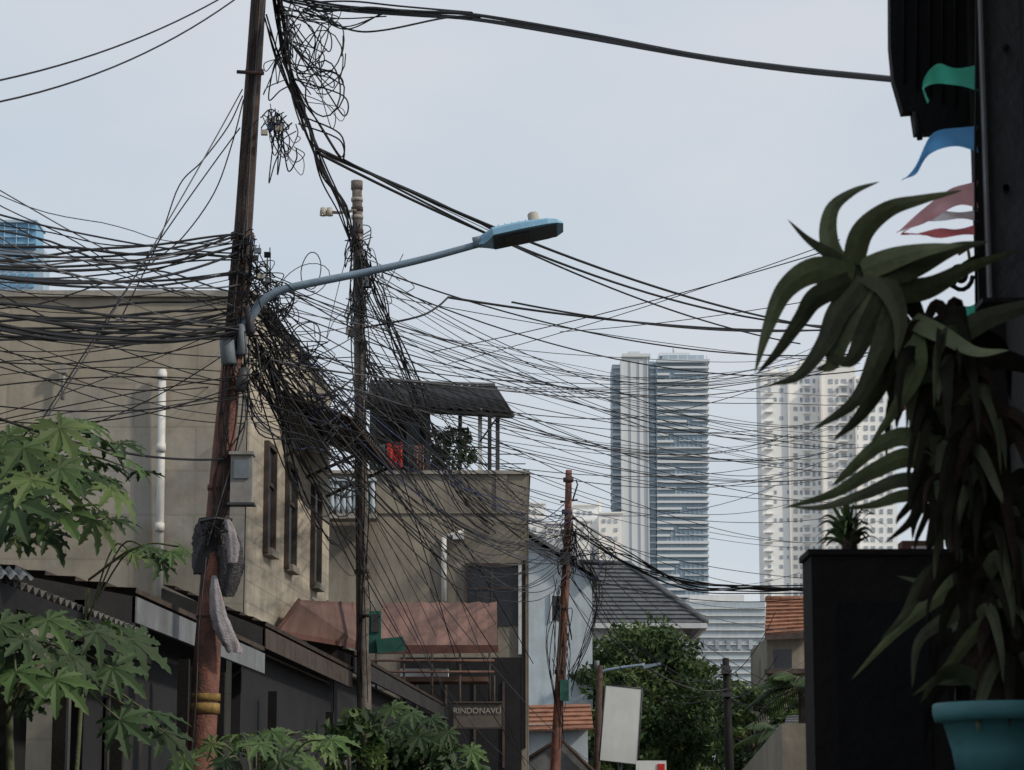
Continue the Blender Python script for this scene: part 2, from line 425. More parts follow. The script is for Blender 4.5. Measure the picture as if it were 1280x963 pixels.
r.tube([fa-Vector((0,0,.07)),fb-Vector((0,0,.07))],.035,'blackmetal',6); r.tube([ba+Vector((0,0,.02)),bb+Vector((0,0,.02))],.03,'gutter',6)
r.tube([fb-Vector((0,0,.05)),bb-Vector((0,0,.04))],.035,'corr',6)
r.obj('terrace_roof',P)
t=MB()
for u,yy,vt,kk in ((600,Y2+.2,510,'whitefr'),(622,Y2+.1,512,'panel'),(466,Y2+.2,506,'panel'),(535,Y2+.2,508,'panel'),(612,Y2+3,488,'panel'),(575,Y2+3,488,'panel')):
    X=W(u,550,yy).x; t.box(X-.035,X+.035,yy,yy+.07,z1,W(u,vt,yy).z,kk)
t.tube([W(600,552,Y2+.2),W(623,520,Y2+.1)],.015,'panel'); t.tube([W(466,556,Y2+.2),W(622,560,Y2+.2)],.014,'panel')
for v in (568,580): t.tube([W(600,v,Y2+.25),W(657,v,Y2+.25)],.01,'panel',5)
X0=W(462,550,Y2+2).x; X1=W(532,550,Y2+2).x
t.box(X0,X1,Y2+2,Y2+3,z1,W(500,492,Y2+2).z,'darkwall')
t.pbox(508,524,528,592,Y2+1.9,.06,'closure'); t.pbox(474,492,522,545,Y2+1.9,.06,'glassdk')
t.obj('terrace_frame',P)

def cloth(mb,u0,u1,v0,v1,Y,k):
    n=10; vs=[];fs=[]
    for i in range(n+1):
        for j in range(n+1):
            p=W(u0+(u1-u0)*i/n+ (R(-.8,.8)),v0+(v1-v0)*j/n+(R(-1,1)),Y); p.y+=.07*math.sin(i*1.9)*(j/n)
            vs.append(p)
    for i in range(n):
        for j in range(n): o=i*(n+1)+j; fs.append((o,o+1,o+n+2,o+n+1))
    mb.add(vs,fs,k,True)
l=MB(); cloth(l,484,503,553,584,Y2-.1,'red'); cloth(l,468,481,556,586,Y2-.05,'closure'); cloth(l,508,518,556,590,Y2-.1,'panel'); cloth(l,519,530,557,588,Y2-.1,'awning')
l.tube([W(466,552,Y2-.1),W(534,556,Y2-.1)],.008,'cable',5); l.obj('hanging_laundry')

P=empty('shop_awning')
a=MB()
Y=38.
def slab4(mb,p,k,th=.03): mb.ext(p,(0,0,-th),k)
for i in range(6):
    t0=i/6;t1=(i+1)/6
    A0=lerp(W(470,806,Y),W(622,806,Y),t0);A1=lerp(W(470,806,Y),W(622,806,Y),t1)
    B0=lerp(W(478,752,Y+1.2),W(621,752,Y+1.2),t0);B1=lerp(W(478,752,Y+1.2),W(621,752,Y+1.2),t1)
    m0=lerp(A0,A1,.5)-Vector((0,0,.05)); m1=lerp(B0,B1,.5)-Vector((0,0,.03))
    a.ext([B0,m1,m0,A0],(0,0,-.02),'awning'); a.ext([m1,B1,A1,m0],(0,0,-.02),'awning')
a.face([W(621.5,752,Y+1.2),W(622.5,806,Y),W(621.5,806,Y+1.2)],'awning')
a.ext([W(470,806.5,Y-.01),W(623,806.5,Y-.01),W(623,816,Y-.01),W(470,818,Y-.01)],(0,.03,0),'awnred')
a.obj('canopy',P)
f=MB()
for v in (826,840): f.tube([W(440,v,Y-.02),W(618,v,Y-.02)],.02,'fascia',6)
for u in (470,505,540,575,612): f.tube([W(u,816,Y),W(u,880,Y)],.018,'browntile',6)
for u in (480,530,580): f.tube([W(u,812,Y),W(u,756,Y+1.2)],.02,'awnred',6)
f.obj('frame',P)
P=empty('metal_awning')
a=MB()
slab4(a,[W(374,750,25.9),W(456,754,29.6),W(456,806,29),W(345,786,25.4)],'awning')
a.ext([W(345,786,25.38),W(456,806,28.98),W(456,813,28.98),W(345,794,25.38)],(0,.03,0),'awnred')
a.tube([W(345,790,25.4),W(374,750,25.9)],.02,'awnred',6)
for t in (.2,.4,.6,.8): a.tube([lerp(W(345,786,25.4),W(456,806,29),t)+Vector((0,0,.005)),lerp(W(374,750,25.9),W(456,754,29.6),t)+Vector((0,0,.005))],.010,'awning',5)
a.obj('canopy',P)
P=empty('shop_sign')
s=MB(); s.pbox(567,627,879,909,37.5,.08,'sign'); 
for (a_,b_,c_,d_) in ((566,628,877,879),(566,628,909,911)): s.pbox(a_,b_,c_,d_,37.46,.14,'brownfr')
for u in (575,618): s.tube([W(u,878,37.55),W(u,845,37.9)],.012,'brownfr',6)
s.obj('board',P)
tc=bpy.data.curves.new('lettering','FONT'); tc.body='RINDONAVU'; tc.size=.118; tc.extrude=.004; tc.align_x='CENTER'; tc.align_y='CENTER'
to=bpy.data.objects.new('lettering',tc); bpy.context.scene.collection.objects.link(to); to.location=W(596.5,889,37.485); to.rotation_euler=(math.pi/2,0,0); tc.materials.append(M['signtext']); to.parent=P
b=MB(); b.pbox(440,610,846,852,38.4,.8,'fascia'); b.pbox(500,560,836,846,39.5,.5,'whitefr'); b.pbox(462,516,846,862,39.4,.3,'whitefr'); b.obj('wooden_ledge')

# ---------------------------------------------------------------- roadside stall row (left)
P=empty('roadside_stalls')
def epx(u,Y0=22.,u0=330.): return (VP-u0)*Y0/(VP-u)
b=MB()
def along(u,off=0.): 
    Y=epx(u); return Y,W(330,805,22).x+SD*(Y-22)+off
def roofseg(u0,u1,zf,rise,back,k,front,kind):
    Ya,Xa=along(u0); Yb,Xb=along(u1)
    A=(Xa,Ya,zf);B=(Xb,Yb,zf);C=(Xb-back,Yb,zf+rise);D=(Xa-back,Ya,zf+rise)
    if kind=='corr': corr(b,A,B,C,D,int((Yb-Ya)*7),.022,k)
    else: tiles(b,A,B,C,D,8,k,.03)
    b.ext([(Xa-.02,Ya,zf-.20),(Xb-.02,Yb,zf-.20),(Xb-.02,Yb,zf-.03),(Xa-.02,Ya,zf-.03)],(.03,0,0),front)
    b.prism([(Xa,Ya,zf-.03),(Xa-back,Ya,zf+rise-.03),(Xa-back,Ya,zf-.25),(Xa,Ya,zf-.22)],[(Xa,Ya+.03,zf-.03),(Xa-back,Ya+.03,zf+rise-.03),(Xa-back,Ya+.03,zf-.25),(Xa,Ya+.03,zf-.22)],'darkwall')
roofseg(-150,188,2.96,.42,2.2,'corr','black','corr')
roofseg(168,330,3.2,.30,1.6,'browntile','gutter','tile')
roofseg(331,440,3.42,.35,.9,'browntile','browntile','tile')
roofseg(441,560,3.6,.4,.9,'browntile','darkwall','tile')
b.obj('roofs',P)
w=MB()
def wallseg(ua,ub,off,z0_,z1_,k,th=-.08):
    Ya,Xa=along(ua,off); Yb,Xb=along(ub,off)
    w.ext([(Xa,Ya,z0_),(Xb,Yb,z0_),(Xb,Yb,z1_),(Xa,Ya,z1_)],(th,0,0),k)
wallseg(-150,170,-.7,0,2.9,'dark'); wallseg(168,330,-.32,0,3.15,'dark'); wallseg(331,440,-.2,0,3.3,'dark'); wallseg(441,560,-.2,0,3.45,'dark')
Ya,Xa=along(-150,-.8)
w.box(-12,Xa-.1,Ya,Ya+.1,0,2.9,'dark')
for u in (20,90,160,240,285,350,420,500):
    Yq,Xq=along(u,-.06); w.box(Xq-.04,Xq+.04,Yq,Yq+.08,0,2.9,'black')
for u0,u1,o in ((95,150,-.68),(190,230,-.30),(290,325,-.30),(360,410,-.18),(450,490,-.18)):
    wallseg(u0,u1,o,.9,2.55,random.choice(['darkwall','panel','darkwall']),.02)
w.obj('walls',P)
b=MB()
corr(b,W(-60,716,13.2),W(42,722,13.4),W(30,712,14.6),W(-60,706,14.4),8,.015,'gutter'); b.obj('loose_roof_sheet')

# ---------------------------------------------------------------- grey roofed house
P=empty('tiled_roof_house'); b=MB(); Y=70.
zw=W(800,780,Y).z
xL=W(690,780,Y).x; xR=W(883,780,Y).x
rl=W(712,704,Y+2.6); rr=W(786,706,Y+2.6); 
A=Vector((xL,Y,zw)); B=Vector((xR,Y,zw)); C=Vector((rr.x,Y+3,rr.z)); D=Vector((rl.x,Y+3,rl.z)); B2=Vector((xR,Y+6.5,zw)); A2=Vector((xL,Y+6.5,zw))
tiles(b,A,B,C,D,14,'greyroof',.05)
tiles(b,B,B2,C,C,14,'greyroof',.05); tiles(b,A2,A,D,D,14,'greyroof',.05); tiles(b,B2,A2,D,C,14,'greyroof',.05)
b.tube([B+Vector((0,0,.05)),C+Vector((0,0,.08)),D+Vector((0,0,.08)),A+Vector((0,0,.05))],.09,'greyroof',6)
b.obj('roof',P)
w=MB(); w.box(xL+.4,xR-.6,Y+.5,Y+6,0,zw-.02,'white'); w.box(xL,xR,Y-.03,Y+.03,zw-.12,zw+.02,'whitefr'); w.box(xR-.03,xR+.03,Y+.03,Y+6.4,zw-.12,zw+.02,'whitefr')
w.box(xR-2.2,xR-1.2,Y+.44,Y+.5,zw-1.9,zw-.9,'glassdk')
w.obj('walls',P)
P=empty('gabled_house'); b=MB(); Y=60.
pk=W(660,668,Y); e1=W(748,722,Y)
b.ext([(pk.x-1.4,Y,0),(W(740,720,Y).x,Y,0),(W(740,720,Y).x,Y,W(740,722,Y).z),(pk.x,Y,pk.z-.1),(pk.x-1.4,Y,W(740,722,Y).z)],(0,5,0),'bluegreyw'); b.obj('walls',P)
r=MB(); tiles(r,(e1.x,Y+5.2,e1.z),(e1.x,Y-.25,e1.z),(pk.x,Y-.25,pk.z),(pk.x,Y+5.2,pk.z),10,'greyroof',.04)
r.ext([(e1.x,Y-.27,e1.z-.03),(pk.x,Y-.27,pk.z-.03),(pk.x,Y-.27,pk.z+.07),(e1.x,Y-.27,e1.z+.07)],(0,.04,0),'greyroof')
tiles(r,(pk.x-1.6,Y-.25,e1.z-.1),(pk.x-1.6,Y+5.2,e1.z-.1),(pk.x,Y+5.2,pk.z),(pk.x,Y-.25,pk.z),10,'greyroof',.04)
r.obj('roof',P)
w=MB(); w.pbox(690,706,745,775,Y-.03,.05,'glassdk'); w.pbox(688,690,743,777,Y-.06,.08,'whitefr'); w.pbox(706,708,743,777,Y-.06,.08,'whitefr'); w.obj('window',P)

P=empty('orange_roof_house'); b=MB(); Y=58.
tiles(b,W(956,794,Y),W(1030,788,Y),W(1030,750,Y+1.8),W(958,750,Y+1.8),9,'orangeroof',.05)
b.ext([W(956,794,Y-.02),W(1030,788,Y-.02),W(1030,797,Y-.02),W(956,800,Y-.02)],(0,.03,0),'browntile')
b.tube([W(957,749,Y+1.8),W(1030,749,Y+1.8)],.08,'orangeroof',6)
b.obj('roof',P); w=MB(); w.pbox(960,1060,797,1000,Y+.4,4,'wall2',True); w.pbox(968,990,812,850,Y+.34,.05,'glassdk'); w.pbox(958,1010,836,842,Y-.1,.5,'browntile'); w.obj('walls',P)
P=empty('small_white_house'); b=MB(); b.pbox(984,1020,905,1000,45,3,'white',True)
tiles(b,W(980,907,44.8),W(1025,905,44.8),W(1025,893,46),W(984,895,46),4,'greyroof',.03); b.pbox(992,1000,915,935,44.96,.05,'glassdk'); b.obj('walls_and_roof',P)

P=empty('brick_shop'); b=MB(); Y=56.
b.pbox(640,735,905,1000,Y,4,'bluegreyw',True)
tiles(b,W(636,915,Y-.3),W(742,912,Y-.3),W(738,880,Y+1.5),W(642,882,Y+1.5),6,'orangeroof',.04)
b.obj('shop',P)
b=MB(); Y=50
b.prism([W(640,963,Y),W(700,925,Y),W(738,963,Y),W(738,1000,Y),W(640,1000,Y)],[p+Vector((0,3,0)) for p in [W(640,963,Y),W(700,925,Y),W(738,963,Y),W(738,1000,Y),W(640,1000,Y)]],'gutter')
b.tube([W(636,964,Y-.1),W(700,923,Y-.1),W(742,965,Y-.1)],.05,'browntile',6)
x=W(690,980,Y).x; b.box(x-.9,x+.8,Y+.01,Y+2.9,0,W(690,1000,Y).z,'gutter'); b.obj('grey_gable_shed')

P=empty('banner_sign'); b=MB(); Y=49.
b.ext([W(757,856,Y),W(803,861,Y),W(797,956,Y),W(749,951,Y)],(0,.05,0),'banner')
for a_,c_ in ((W(757,856,Y),W(803,861,Y)),(W(803,861,Y),W(797,956,Y)),(W(797,956,Y),W(749,951,Y)),(W(749,951,Y),W(757,856,Y))): b.tube([a_,c_],.014,'panel',6)
q=W(775,953,Y+.08); b.tube([(q.x,q.y,0),q],.04,'panel'); b.obj('panel',P)
P=empty('street_lamp'); b=MB(); Y=50.
q=W(746,963,Y); t=W(750,832,Y)
b.tube([(q.x,Y,0),q,t],[.09,.07,.06],'rustdk')
b.tube(spline([W(748,850,Y),W(752,840,Y),W(775,835,Y),W(806,831,Y)],6),.028,'lampblue',6)
b.prism([W(803,832,Y-.1),W(826,828,Y-.1),W(826,831,Y-.1),W(805,836,Y-.1)],[W(803,832,Y+.12),W(826,828,Y+.12),W(826,831,Y+.12),W(805,836,Y+.12)],'lampblue')
b.tube([W(746,826,Y),W(746,838,Y)],.05,'closure')
b.obj('post_and_head',P)
P=empty('small_shop_sign'); b=MB(); b.pbox(795,833,951,975,46,.06,'banner'); b.pbox(822,831,955,966,45.98,.02,'red'); q=W(814,975,46); b.tube([(q.x,46.03,0),(q.x,46.03,q.z)],.03,'panel',6); b.obj('board',P)

# ---------------------------------------------------------------- foliage
def rvec():
    while True:
        v=Vector((R(-1,1),R(-1,1),R(-1,1)))
        if .05<v.length<1: return v.normalized()
def leafquad(mb,c,s,k,up=.5):
    a=rvec(); n=(rvec()+Vector((0,0,up))).normalized(); a=(a-n*a.dot(n)).normalized(); b=n.cross(a)
    l=s*R(.7,1.3); w=l*R(.3,.5)
    mb.add([c-a*l*.5,c+b*w*.5-n*l*.05,c+a*l*.5-n*l*.12,c-b*w*.5-n*l*.05],[(0,1,2,3)],k)
def crown(mb,center,rad,nclump,nleaf,ls,ks,cs=.28):
    for i in range(nclump):
        d=rvec(); rr=R(.45,1.)**.6
        c=Vector(center)+Vector((d.x*rad[0],d.y*rad[1],d.z*rad[2]))*rr
        cr=cs*min(rad)*R(.7,1.4)
        k=random.choice(ks)
        for j in range(nleaf):
            e=rvec()*cr*R(.2,1)**.5; e.z*=.65
            leafquad(mb,c+e,ls,k)
def tree(name,u,vtop,wpx,vbot,Y,nc,nl,ls,ks):
    mb=MB(); s=Y/F
    ct=W(u,(vtop+vbot)/2,Y); rx=wpx*s/2; rz=(vbot-vtop)*s/2
    mb.tube(spline([(ct.x+.1,Y,0),(ct.x-.05,Y,ct.z*.5),(ct.x,Y,ct.z)],5),[.22-.013*i for i in range(11)],'bark')
    for i in range(9):
        d=rvec(); d.z=abs(d.z)*.8
        mb.tube(spline([(ct.x,Y,ct.z-rz*R(.4,.9)),ct+Vector((d.x*rx*.4,d.y*rx*.4,0)),ct+Vector((d.x*rx*.85,d.y*rx*.85,d.z*rz*.8))],4),[.08,.075,.07,.06,.05,.04,.03,.02,.015],'bark',6)
    crown(mb,ct,(rx,rx,rz),nc,nl,ls,ks)
    return mb.obj(name)
ks=['treeleaf','treeleaf','treeleaf2','treeleaf3']
tree('leafy_tree',806,780,168,985,64,230,70,.19,ks)
tree('leafy_tree',868,820,124,1000,70,130,64,.19,ks)
tree('leafy_tree',762,826,110,1010,60,110,60,.18,ks)
tree('leafy_tree',950,852,100,1010,56,100,60,.17,ks)
tree('leafy_tree',915,850,90,1010,98,90,60,.28,ks)
tree('leafy_tree',1000,872,80,1010,52,70,60,.16,ks)
tree('leafy_tree',738,800,58,900,66,50,50,.17,ks)

def palmate(mb,c,L,nrm,fwd,k,lobes=9):
    n=nrm.normalized(); f=(fwd-n*fwd.dot(n)).normalized(); s=n.cross(f)
    st=[(.0,.03),(.22,.085),(.40,.14),(.50,.24),(.56,.13),(.68,.11),(.75,.20),(.81,.09),(.90,.09),(1.,.0)]
    for i in range(lobes):
        an=math.radians(-150+300*i/(lobes-1))+R(-.08,.08); ln=L*(1-.42*abs(an)/2.6)*R(.85,1.1)
        d=f*math.cos(an)+s*math.sin(an); e=n.cross(d)
        vs=[];fs=[]; dr=R(.1,.45)
        for (r_,w_) in st:
            cc=c+d*ln*r_-n*ln*dr*r_*r_
            fl=n*ln*w_*.35
            vs+=[cc-e*ln*w_*.85+fl,cc-n*0,cc+e*ln*w_*.85+fl]
        for j in range(len(st)-1):
            o=3*j; fs+=[(o,o+1,o+4,o+3),(o+1,o+2,o+5,o+4)]
        mb.add(vs,fs,k)
def papaya(name,base,top,leaves,L,ks,th=.06):
    mb=MB()
    mb.tube(spline([base,lerp(base,top,.5)+Vector((.05,0,0)),top],5),[th*(1-.04*i) for i in range(11)],'stem')
    for (u,v,Y,s_) in leaves:
        c=W(u,v,Y); out=(c-top); out.z=0
        if out.length<.01: out=Vector((1,0,0))
        out.normalize()
        mid=lerp(top,c,.55)+Vector((0,0,.12))
        mb.tube(spline([top+Vector((0,0,R(-.25,.05))),mid,c],5),.006,'stem',5)
        nrm=Vector((R(-.45,.45),-.35+R(-.45,.35),R(.45,1.)))+out*.35
        fw=out+Vector((R(-.4,.4),R(-.2,.2),-.5))
        palmate(mb,c,L*s_*R(.75,1.15),nrm,fw,random.choice(ks))
    return mb.obj(name)
lt=['leaf','leaflt','leaf','leafdk','leafdk']
T=W(-15,600,14.5)
L1=[(30,560,14,1),(75,535,14.2,.9),(120,545,14.6,1),(160,575,14.4,.8),(40,600,13.8,1),(95,590,14,1),(140,610,14.3,.75),(15,625,13.7,1),(70,640,14,1),(115,650,14.4,.9),(20,560,14.8,1),(55,575,14.4,1),(90,560,14.8,.9),(-5,590,14,1),(130,580,15,.7),(150,555,14.8,.6),(10,545,14.3,.8),
 (50,545,15,.8),(105,530,15,.7),(30,640,14.2,.9),(85,615,14.8,.9),(60,600,15.2,.9),(110,600,15.2,.8),(-10,650,14,.9),(10,600,15,1),(140,650,14.8,.6),(60,665,14.4,.8),(20,670,14.4,.8),(75,585,13.9,.8),(175,590,15,.6),(0,565,15,.9),(35,580,15,.9),(95,640,15,.8)]
papaya('papaya_tree',Vector((T.x-.1,14.6,0)),T,L1,.285,lt)
T=W(150,720,15.2)
papaya('papaya_tree',Vector((T.x-.45,15.4,0)),W(110,735,15.3),[(185,685,15,.75),(215,690,15,.6),(165,690,15.2,.6),(200,700,15,.6),(228,684,15.2,.5)],.24,lt,.022)
T=W(10,860,13.5)
L3=[(60,775,13.2,1),(120,790,13.4,1),(165,800,13.6,.9),(30,800,13,1),(90,820,13.2,1),(140,835,13.4,.8),(20,840,12.8,.9),(70,850,13,.8),(185,890,13.6,.8),(205,915,13.6,.8),(150,900,13.4,.8),(0,780,13,1),(5,830,13,.8),(40,770,13.8,.9),(95,775,13.8,.9),(145,785,14,.8),(60,810,13.8,.9),(110,850,13.8,.7),(35,875,13.2,.7)]
papaya('papaya_tree',Vector((T.x,13.6,0)),T,L3,.28,['leaf','leafdk','leafdk','leafdk'],.035)
T=W(320,1010,15)
papaya('papaya_tree',Vector((T.x,15,0)),T,[(u,v,15+R(-.5,.5),R(.7,1)) for u,v in ((265,930),(300,918),(335,925),(365,930),(395,925),(410,940),(280,950),(320,945),(350,950),(245,940),(385,950),(300,935),(230,950),(340,915),(375,915),(415,925),(325,930))],.20,['leaf','leaf','leaflt','leafdk'],.04)
def shrub(name,u0,u1,v0,v1,Y,n,ls,ks):
    mb=MB(); c=W((u0+u1)/2,(v0+v1)/2,Y); s=Y/F; rx=(u1-u0)/2*s; rz=(v1-v0)/2*s
    for i in range(7):
        d=rvec(); mb.tube(spline([(c.x+R(-.1,.1),Y,0),(c.x+d.x*rx*.3,Y,c.z*.6),(c.x+d.x*rx*.8,Y+d.y*.3,c.z+abs(d.z)*rz*.8)],4),.015,'bark',5)
    crown(mb,c,(rx,min(rx,.8),rz),n,26,ls,ks,.35); return mb.obj(name)
shrub('leafy_shrub',405,480,890,1010,19,40,.10,['leaf','leafdk','leaflt'])
shrub('leafy_shrub',455,590,915,1020,20,60,.12,['leaf','leafdk','leafdk'])
T=W(500,960,21)
papaya('papaya_tree',Vector((T.x,21,0)),T,[(u,v,19.6+R(-.6,.3),R(.7,1)) for u,v in ((465,895),(490,885),(515,892),(540,898),(560,915),(480,915),(525,920),(590,938),(450,910),(500,905))],.24,['leaf','leaflt','leafdk'],.04)
def frond(mb,P0,P1,droop,k,n=26,ll=.3,w=.03):
    pts=[]; 
    for i in range(n+1):
        t=i/n; p=lerp(P0,P1,t); p.z-=droop*t*t; pts.append(p)
    mb.tube(pts,[.012*(1-.8*i/n) for i in range(n+1)],'stem',5)
    for i in range(3,n):
        t=(pts[min(i+1,n)]-pts[i-1]).normalized(); sd=t.cross(Vector((0,0,1))).normalized()
        for s_ in (-1,1):
            l=ll*math.sin(math.pi*min(1,(i/n)*.9+.12))*R(.85,1.1); e=(sd*s_+t*.8+Vector((0,0,-.55))).normalized()
            u_=t*w
            mb.add([pts[i]-u_*.3,pts[i]+e*l*.5-u_*.5+Vector((0,0,.02)),pts[i]+e*l,pts[i]+e*l*.5+u_*.5+Vector((0,0,.02))],[(0,1,2,3)],k)
def palm(name,u,vtop,Y,n,L,ks_,zb=0,ll=.3,w=.03):
    mb=MB(); t=W(u,vtop,Y); mb.tube([(t.x,Y,zb),(t.x,Y,t.z)],.07,'bark')
    for i in range(n):
        a=2*math.pi*i/n+R(-.2,.2); el=R(.1,1.)
        frond(mb,t,t+Vector((math.cos(a)*L*math.cos(el),math.sin(a)*L*math.cos(el),L*math.sin(el))),L*R(.4,.9),random.choice(ks_),ll=ll,w=w)
    return mb.obj(name)
palm('palm_tree',1005,862,30,17,.85,['leaf','leafdk','leafdk'])
palm('palm_tree',975,920,38,15,.9,['leaf','leafdk','leafdk'])
palm('palm_tree',560,975,22,12,.6,['leaf','leafdk'],ll=.22)
mb=MB(); c=W(566,560,Y2+1.2); crown(mb,c,(.44,.35,.40),46,28,.10,['leafdk','leaf','leafdk'],.35)
c=W(548,580,Y2+1); crown(mb,c,(.2,.2,.2),10,22,.09,['leafdk','leaf'],.35)
mb.tube([(c.x,c.y,z1),(c.x,c.y,z1+.25)],[.12,.16],'awnred',10); mb.obj('terrace_potted_plants')

# ---------------------------------------------------------------- poles
def polepts(lst,Y): return [W(u,v,Y) for u,v in lst]
P=empty('utility_pole'); b=MB()
pp=polepts([(331,-120),(323,0),(313,150),(303,300),(290,450),(276,600),(263,760),(254,900)],18.)
dd=(pp[-1]-pp[-2]); bot=pp[-1]+dd*(pp[-1].z/(-dd.z))
upper=spline(pp[:5],4); b.tube(upper,[.050+.022*i/(len(upper)-1) for i in range(len(upper))],'rustdk',14)
lower=spline(pp[4:]+[bot],4); b.tube(lower,[.0725+.035*i/(len(lower)-1) for i in range(len(lower))],'rust',14)
def ring(u,v,r,h,k): 
    c=W(u,v,18.); b.tube([c+Vector((0,0,-h/2)),c+Vector((0,0,h/2))],r,k,14)
ring(318,90,.068,.03,'rustdk'); ring(303,296,.085,.05,'rustdk'); ring(300,345,.085,.06,'panel')
ring(291,440,.09,.05,'closure'); ring(257,872,.104,.05,'yellow'); ring(256,886,.106,.07,'yellow'); ring(275,610,.09,.04,'rust'); ring(262,770,.098,.03,'rust')
b.tube([W(296,90,17.9),W(330,92,17.9)],.014,'rustdk',6)
b.obj('shaft',P)
b=MB()
b.pbox(288,315,568,628,17.85,.11,'greybox'); b.pbox(286,317,564,568,17.82,.16,'greybox'); b.pbox(292,311,575,598,17.835,.016,'closure'); b.pbox(284,318,628,631,17.84,.13,'panel')
for u,v,h,r_,k in ((285,440,34,.055,'closure'),(302,425,40,.035,'closure'),(303,475,30,.04,'panel'),(312,400,36,.03,'panel')):
    c=W(u,v,17.86); d=Vector((R(-.02,.02),0,h*.0056/2)); b.tube([c-d,c-d*.9,c+d*.9,c+d],[r_*.7,r_,r_,r_*.6],k,12)
for u,v in ((322,313),(334,318),(326,345),(335,350),(340,150),(348,160),(338,158),(330,165),(318,322),(342,372)):
    b.pbox(u-4,u+4,v-3,v+3,17.86+R(-.1,.1),.04,random.choice(['cream','panel','blackmetal','closure']))
b.obj('cable_closures',P)
def rag(mb,pts,wd,k,Y):
    Q=spline([W(u,v,Y) for u,v in pts],5); nq=len(Q); m=22; vs=[];fs=[]
    ph=R(0,6)
    for i,p in enumerate(Q):
        x=i/5; a0=min(int(x),len(wd)-2); fr=x-a0; wr=(wd[a0]*(1-fr)+wd[a0+1]*fr)*Y/F
        for j in range(m):
            a=2*math.pi*j/m
            rip=1+.22*math.sin(5*a+ph+i*.15)+.10*math.sin(9*a+i*.5)
            rr=wr*rip*R(.93,1.07)
            vs.append(p+Vector((math.cos(a)*rr,math.sin(a)*rr*.5,R(-.006,.006))))
    for i in range(nq-1):
        for j in range(m): fs.append((i*m+j,i*m+(j+1)%m,(i+1)*m+(j+1)%m,(i+1)*m+j))
    mb.add(vs,fs,k,True)
b=MB()
rag(b,[(263,648),(266,662),(262,680),(254,698),(249,718)],[12,20,17,12,7],'bag',17.95)
rag(b,[(276,642),(280,662),(285,685),(288,705),(286,725),(283,746)],[8,13,15,14,13,9],'bag',17.9)
rag(b,[(284,650),(288,664),(291,682),(291,704)],[3,6,7,5],'cloth',17.8)
b.tube([W(250,652,17.85),W(270,648,17.8),W(290,650,17.85)],.012,'bag',6)
b.obj('plastic_bags',P)
b=MB()
rag(b,[(268,720),(270,745),(274,768),(281,790),(289,806),(293,816)],[3,7,9,11,10,8],'cloth',17.86)
b.obj('torn_cloth',P)

# street lamp
P=empty('street_lamp'); b=MB()
arm=spline([W(300,412,17.93),W(313,398,17.88),W(327,378,17.85),W(352,363,17.83),(W(400,352,17.8)),W(460,340,17.78),W(530,324,17.74),W(600,305,17.7)],6)
b.tube(arm,[.034-.010*i/(len(arm)-1) for i in range(len(arm))],'lampblue',12)
c=W(300,415,17.93); b.tube([c+Vector((-.02,0,-.12)),c+Vector((.02,0,.10))],.035,'lampblue',12)
b.obj('arm',P)
h=MB()
Yh=17.7
a=W(598,303,Yh); e=W(704,284,Yh); d=(e-a); Lh=d.length; d.normalize()
sd=Vector((.0,1,-.12)); sd=(sd-d*sd.dot(d)).normalized(); nu=d.cross(sd)
if nu.z<0: nu=-nu
def hp(s,w,t): return a+d*s*Lh+sd*w+nu*t
st=[(0,.035,-.03,.03),(.06,.045,-.035,.045),(.12,.09,-.03,.05),(.18,.15,-.02,.055),(.5,.165,-.016,.058),(.82,.16,-.012,.048),(.93,.14,-.010,.035),(1.0,.09,-.005,.012)]
vs=[];fs=[]
for s_,w_,bo,to_ in st:
    for (x_,y_) in ((-1,0),(-.97,.6),(-.75,.95),(0,1.05),(.75,.95),(.97,.6),(1,0),(.98,-.0)):
        vs.append(hp(s_,w_*x_,bo+(to_-bo)*max(0,y_)))
n=8
for i in range(len(st)-1):
    for j in range(n): fs.append((i*n+j,i*n+(j+1)%n,(i+1)*n+(j+1)%n,(i+1)*n+j))
fs.append(tuple(range(n))); fs.append(tuple((len(st)-1)*n+j for j in range(n)))
h.add(vs,fs,'lampbright')
h.prism([hp(.18,-.13,-.028),hp(.18,.14,-.028),hp(.92,.13,-.018),hp(.92,-.12,-.018)],[hp(.18,-.13,-.010),hp(.18,.14,-.010),hp(.92,.13,-.005),hp(.92,-.12,-.005)],'lampdark')
h.prism([hp(.3,-.09,-.034),hp(.3,.09,-.034),hp(.6,.09,-.030),hp(.6,-.09,-.030)],[hp(.3,-.09,-.02),hp(.3,.09,-.02),hp(.6,.09,-.018),hp(.6,-.09,-.018)],'panel')
for i in range(6): h.prism([hp(.25+i*.08,-.12,.050),hp(.25+i*.08,.12,.050),hp(.26+i*.08,.12,.050),hp(.26+i*.08,-.12,.050)],[hp(.25+i*.08,-.11,.066),hp(.25+i*.08,.11,.066),hp(.26+i*.08,.11,.066),hp(.26+i*.08,-.11,.066)],'lampbright')
h.tube([hp(-.06,0,-.0),hp(.08,0,.005)],.042,'lampblue',12)
c=hp(.68,0,.05); h.tube([c,c+nu*.02,c+nu*.03,c+nu*.085,c+nu*.096],[.03,.045,.04,.038,.028],'cream',14)
h.obj('head',P)

